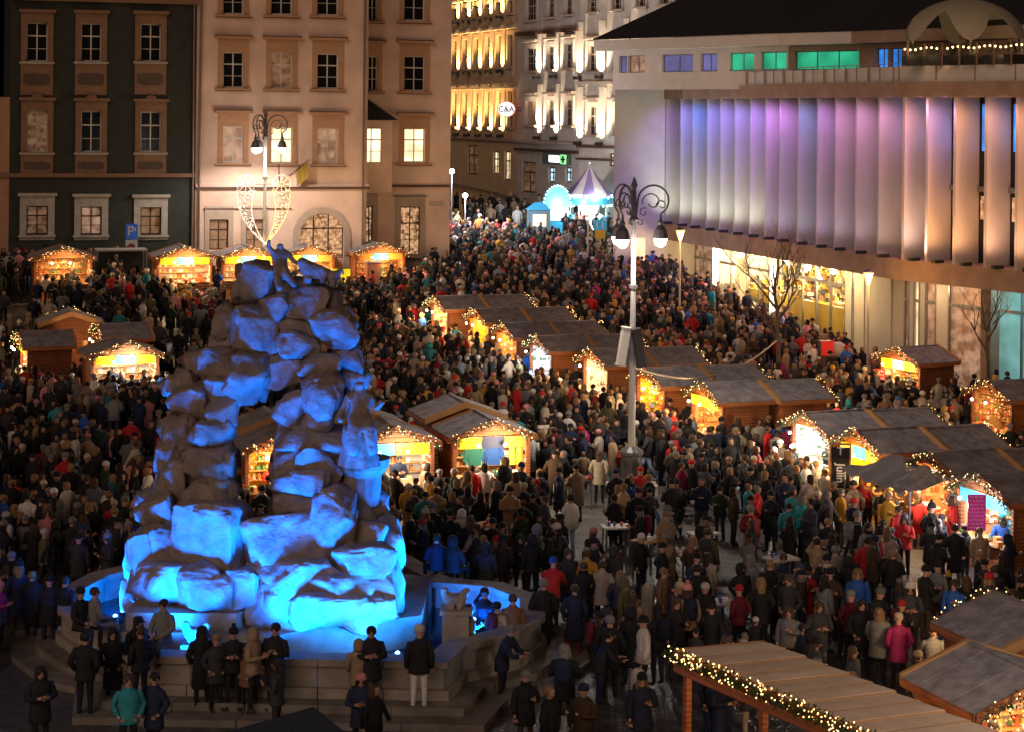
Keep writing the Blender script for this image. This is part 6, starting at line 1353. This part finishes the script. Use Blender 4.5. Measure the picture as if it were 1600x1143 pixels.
# the rest of the crowd
def street_free(x, y):
    v = Vector((x, y)) - Vector((c0.x, c0.y)); u, n = v.dot(e1), v.dot(e2)
    if u < uR1 + .5 and n > (-.9 if u < fp_.L + .5 else REC - .9): return False
    a = Vector((x, y)) - fA.p0; n = Vector((-fA.dir.y, fA.dir.x)); 
    if a.dot(n) > -.2 and y > 88 and a.dot(fA.dir) > -4.5: return False
    a = Vector((x, y)) - fB.p0; n = Vector((-fB.dir.y, fB.dir.x))
    if a.dot(n) > .2 and a.dot(fB.dir) > 0: return False
    for f in (fy, fgr, fth):
        a = Vector((x, y)) - f.p0; n = Vector((-f.dir.y, f.dir.x))
        if -1 < a.dot(f.dir) < f.L + 1 and a.dot(n) > -1.2: return False
    return True
def density(px_, py_, d):
    if py_ < 335: return .05
    if py_ < 380: return .42
    if px_ > 1490 and 540 < py_ < 700: return .25
    if px_ < 740 and py_ > 1030: return .05
    if px_ < 300 and py_ > 950: return .4
    if py_ > 1040: return .4
    if 1480 > px_ > 1420 and 560 < py_ < 700: return .4
    if py_ > 940: return .58
    if py_ > 840 and 850 < px_ < 1260: return .6
    if py_ > 860: return .85
    return .93
for i, h_ in enumerate(HUTS):      # stall keepers behind the counters in view
    if h_['label'].startswith('hut turned away') or 'closed-sided' in h_['label'] or 'farthest hut of the left' in h_['label'] or h_.location.y > 90: continue
    q = h_.matrix_basis @ Vector((.35 - .7 * (i % 2), .85, 0)); person((q.x, q.y, q.z + .02), h_.rotation_euler.z + rs.uniform(-.3, .3), S(['red', 'charcoal', 'dark green', 'cream', 'navy'][i % 5], 'jacket', ['beanie', 'short_hair', 'bun_hair'][i % 3], hat='red', pose=3), rs, .98)
cand = []; rs = random.Random(5); step = .80
ny_ = int((150 - 33) / step)
for j in range(ny_):
    y0 = 33 + j * step
    for i in range(int(-.33 * y0 / step) - 1, int(.33 * y0 / step) + 2):
        x, y = i * step + (j % 2) * step / 2 + rs.uniform(-.2, .2), y0 + rs.uniform(-.2, .2); z = gz(x, y); qx, qy = pix((x, y, z))
        if not (-160 < qx < 1760 and qy < 1215): continue
        if rs.random() > density(qx, qy, y) * (min(1.15, max(.12, .95 + 1.5 * noise.noise(Vector((x * .42, y * .30, 3.3))))) if y < 75 else min(1.1, max(.32, .92 + 1.5 * noise.noise(Vector((x * .3, y * .25, 3.3)))))) or blocked(x, y, .3) or not street_free(x, y): continue
        if any((x - a) ** 2 + (y - b_) ** 2 < .22 for a, b_ in TAKEN if abs(y - b_) < .6): continue
        cand.append((y, x, z))
cand.sort(); vis = [c for c in cand if -20 < pix(c[1:2] + c[0:1] + c[2:])[0] < 1620 and pix((c[1], c[0], c[2]))[1] < 1200]; vs_ = set(vis)
NEAR = 300 - len(PEOPLE); cand = vis[:NEAR] + vis[NEAR:] + [c for c in cand if c not in vs_]
# crowd looks around, more often at the nearest hut front
fronts = [(b_[0], b_[1]) for b_ in BLOCK if abs(b_[4]) > 0]
def turn(x, y, rs):
    if rs.random() < .5:
        q = min(fronts, key=lambda f: (f[0] - x) ** 2 + (f[1] - y) ** 2); return math.atan2(q[1] - y, q[0] - x) + math.pi / 2 + rs.uniform(-.6, .6)
    return rs.uniform(-math.pi, math.pi)
for (y, x, z) in cand[:NEAR]:
    s_ = style(rs); person((x, y, z), turn(x, y, rs), s_, rs, rs.uniform(.9, 1.07) if rs.random() > .06 else rs.uniform(.68, .8))
# distant crowd: real little figures joined in one mesh
def low_proto(pose, hem):
    """arrays with a slot number per vertex: 0 skin 1 coat 2 trousers 3 head wear"""
    J = joints(pose); b = MB()
    for q in 'lr': b.tube([J['hip' + q], J['kn' + q], J['an' + q]], [.09, .065, .05], 4, col=(2, 0, 0)); b.tube([J['an' + q] + Vc((0, .04, -.03)), J['toe' + q]], [.045, .035], 4, col=(2, 0, 0))
    coat_geo(b, pose, hem, n=7, low=True, col=(1, 0, 0), puff=1.04)
    for q in 'lr': b.ball(J['ha' + q], .042, 4, col=(0, 0, 0))
    h = J['head']; b.ball((h.x, h.y, h.z), (.082, .095, .115), 7, col=(0, 0, 0)); b.tube([J['neck'], h], .05, 5, col=(0, 0, 0))
    return b, h
LOW = []
for pose in (0, 1, 2, 3, 5):
    for hem in (.8, .5):
        for hw_ in (0, 1, 2):
            b, h = low_proto(pose, hem)
            if hw_ == 0: b.lathe([(.1, 0), (.106, .04), (.08, .11), (.02, .14)], 7, (h.x, h.y + .012, h.z + .02), col=(3, 0, 0))
            elif hw_ == 1: b.lathe([(.07, -.05), (.1, .02), (.08, .09), (.02, .12)], 7, (h.x, h.y + .03, h.z + .01), col=(3, 0, 0))
            else: b.lathe([(.07, -.26), (.1, -.1), (.105, .02), (.08, .09), (.02, .12)], 7, (h.x, h.y + .045, h.z + .01), col=(3, 0, 0))
            V = np.array(b.v); Sx = np.array([c[0] for c in b.c], dtype=int)
            Fq = [f for f in b.f]
            LOW.append((V, Sx, Fq, hw_))
AV, AF, AC, base = [], [], [], 0
for (y, x, z) in cand[NEAR:]:
    V, Sx, Fq, hw_ = rs.choice(LOW); a = turn(x, y, rs); k = rs.uniform(.9, 1.07) if rs.random() > .07 else rs.uniform(.68, .8); c_, s_ = math.cos(a), math.sin(a); k *= 1.05; wd = k * rs.uniform(1.05, 1.22)
    Wv = np.stack([x + (V[:, 0] * c_ - V[:, 1] * s_) * wd, y + (V[:, 0] * s_ + V[:, 1] * c_) * wd, z + V[:, 2] * k], 1)
    hat = jit(CC[pick(rs, HATC)], rs) if hw_ == 0 else jit(HC[rs.choices(list(HC), [4, 4, 2.6, 1])[0]], rs)
    cols_ = np.array([jit((.36, .20, .14), rs, .2), jit(CC[pick(rs, CW if rs.random() > .16 else CWL)], rs, .4), jit(CC[rs.choice(['black', 'charcoal', 'navy', 'navy', 'pale blue'])], rs), hat])
    AV.append(Wv); AC.append(cols_[Sx]); AF += [tuple(q + base for q in f) for f in Fq]; base += len(V)
me = bpy.data.meshes.new('crowd'); me.from_pydata(np.concatenate(AV).tolist(), [], AF)
ca = me.color_attributes.new('Col', 'FLOAT_COLOR', 'POINT'); cc_ = np.concatenate(AC); ca.data.foreach_set('color', np.concatenate([cc_, np.ones((len(cc_), 1))], 1).astype(np.float32).ravel())
me.polygons.foreach_set('use_smooth', [True] * len(AF)); me.materials.append(vcol_mat('crowd_cloth', .85)); me.update()
cr = link('crowd', me); tag(cr, 'dense far crowd in dark winter coats filling the square up to the houses', 'crowd', kind='stuff')
print('people', len(PEOPLE), 'crowd', len(cand) - NEAR)

# ------------------------------------------------------------------ labels that single each person out
def zone(qx, qy, o):
    if qy < 560: return 'before the middle huts'
    if 560 <= qy < 720 and qx < 900: return 'among the middle huts' if qx > 560 else 'by the left huts'
    if qy < 720: return 'near the lone hut'
    if qx < 200 and qy > 1030: return 'in the lower left corner'
    if qx < 260: return 'left of the fountain'
    if qx < 720 and qy > 1000: return 'before the fountain wall'
    if qx < 700: return 'behind the fountain'
    if qx < 860 and qy > 930: return 'at the right basin'
    if qx < 900 and qy <= 850: return 'facing the sweater hut'
    if qx < 930: return 'right of the basin'
    if qx < 1080 and qy <= 900: return 'below the lamp post'
    if qy > 1080: return 'near the bottom edge'
    if qx < 1120 and qy > 1000: return 'left of the plank roof'
    if qx < 1230 and qy <= 900: return 'among the standing tables'
    if qx < 1230: return 'above the pavilion'
    if qx < 1450 and qy <= 880: return 'by the tarpaulin stall'
    if qx >= 1450 and qy <= 930: return 'by the magenta board'
    if qx < 1450: return 'between pavilion and right huts'
    return 'above the near right hut'
seen = {}
for o, s_ in PEOPLE:
    qx, qy = pix(o.location); z = zone(qx, qy, o); seen.setdefault(f'{describe(s_)}, {z}', []).append((qx, qy, o))
for k, L in seen.items():
    L.sort(key=lambda t: t[0])
    for i, (qx, qy, o) in enumerate(L):
        if len(L) == 1: pre = 'person in '
        elif i == 0: pre = 'leftmost person in '
        elif i == len(L) - 1: pre = 'rightmost person in '
        elif len(L) == 3: pre = 'middle person in '
        else: pre = ['', 'second', 'third', 'fourth', 'fifth', 'sixth', 'seventh', 'eighth', 'ninth'][min(i, 8)] + ' from left person in '
        o['label'] = pre + k
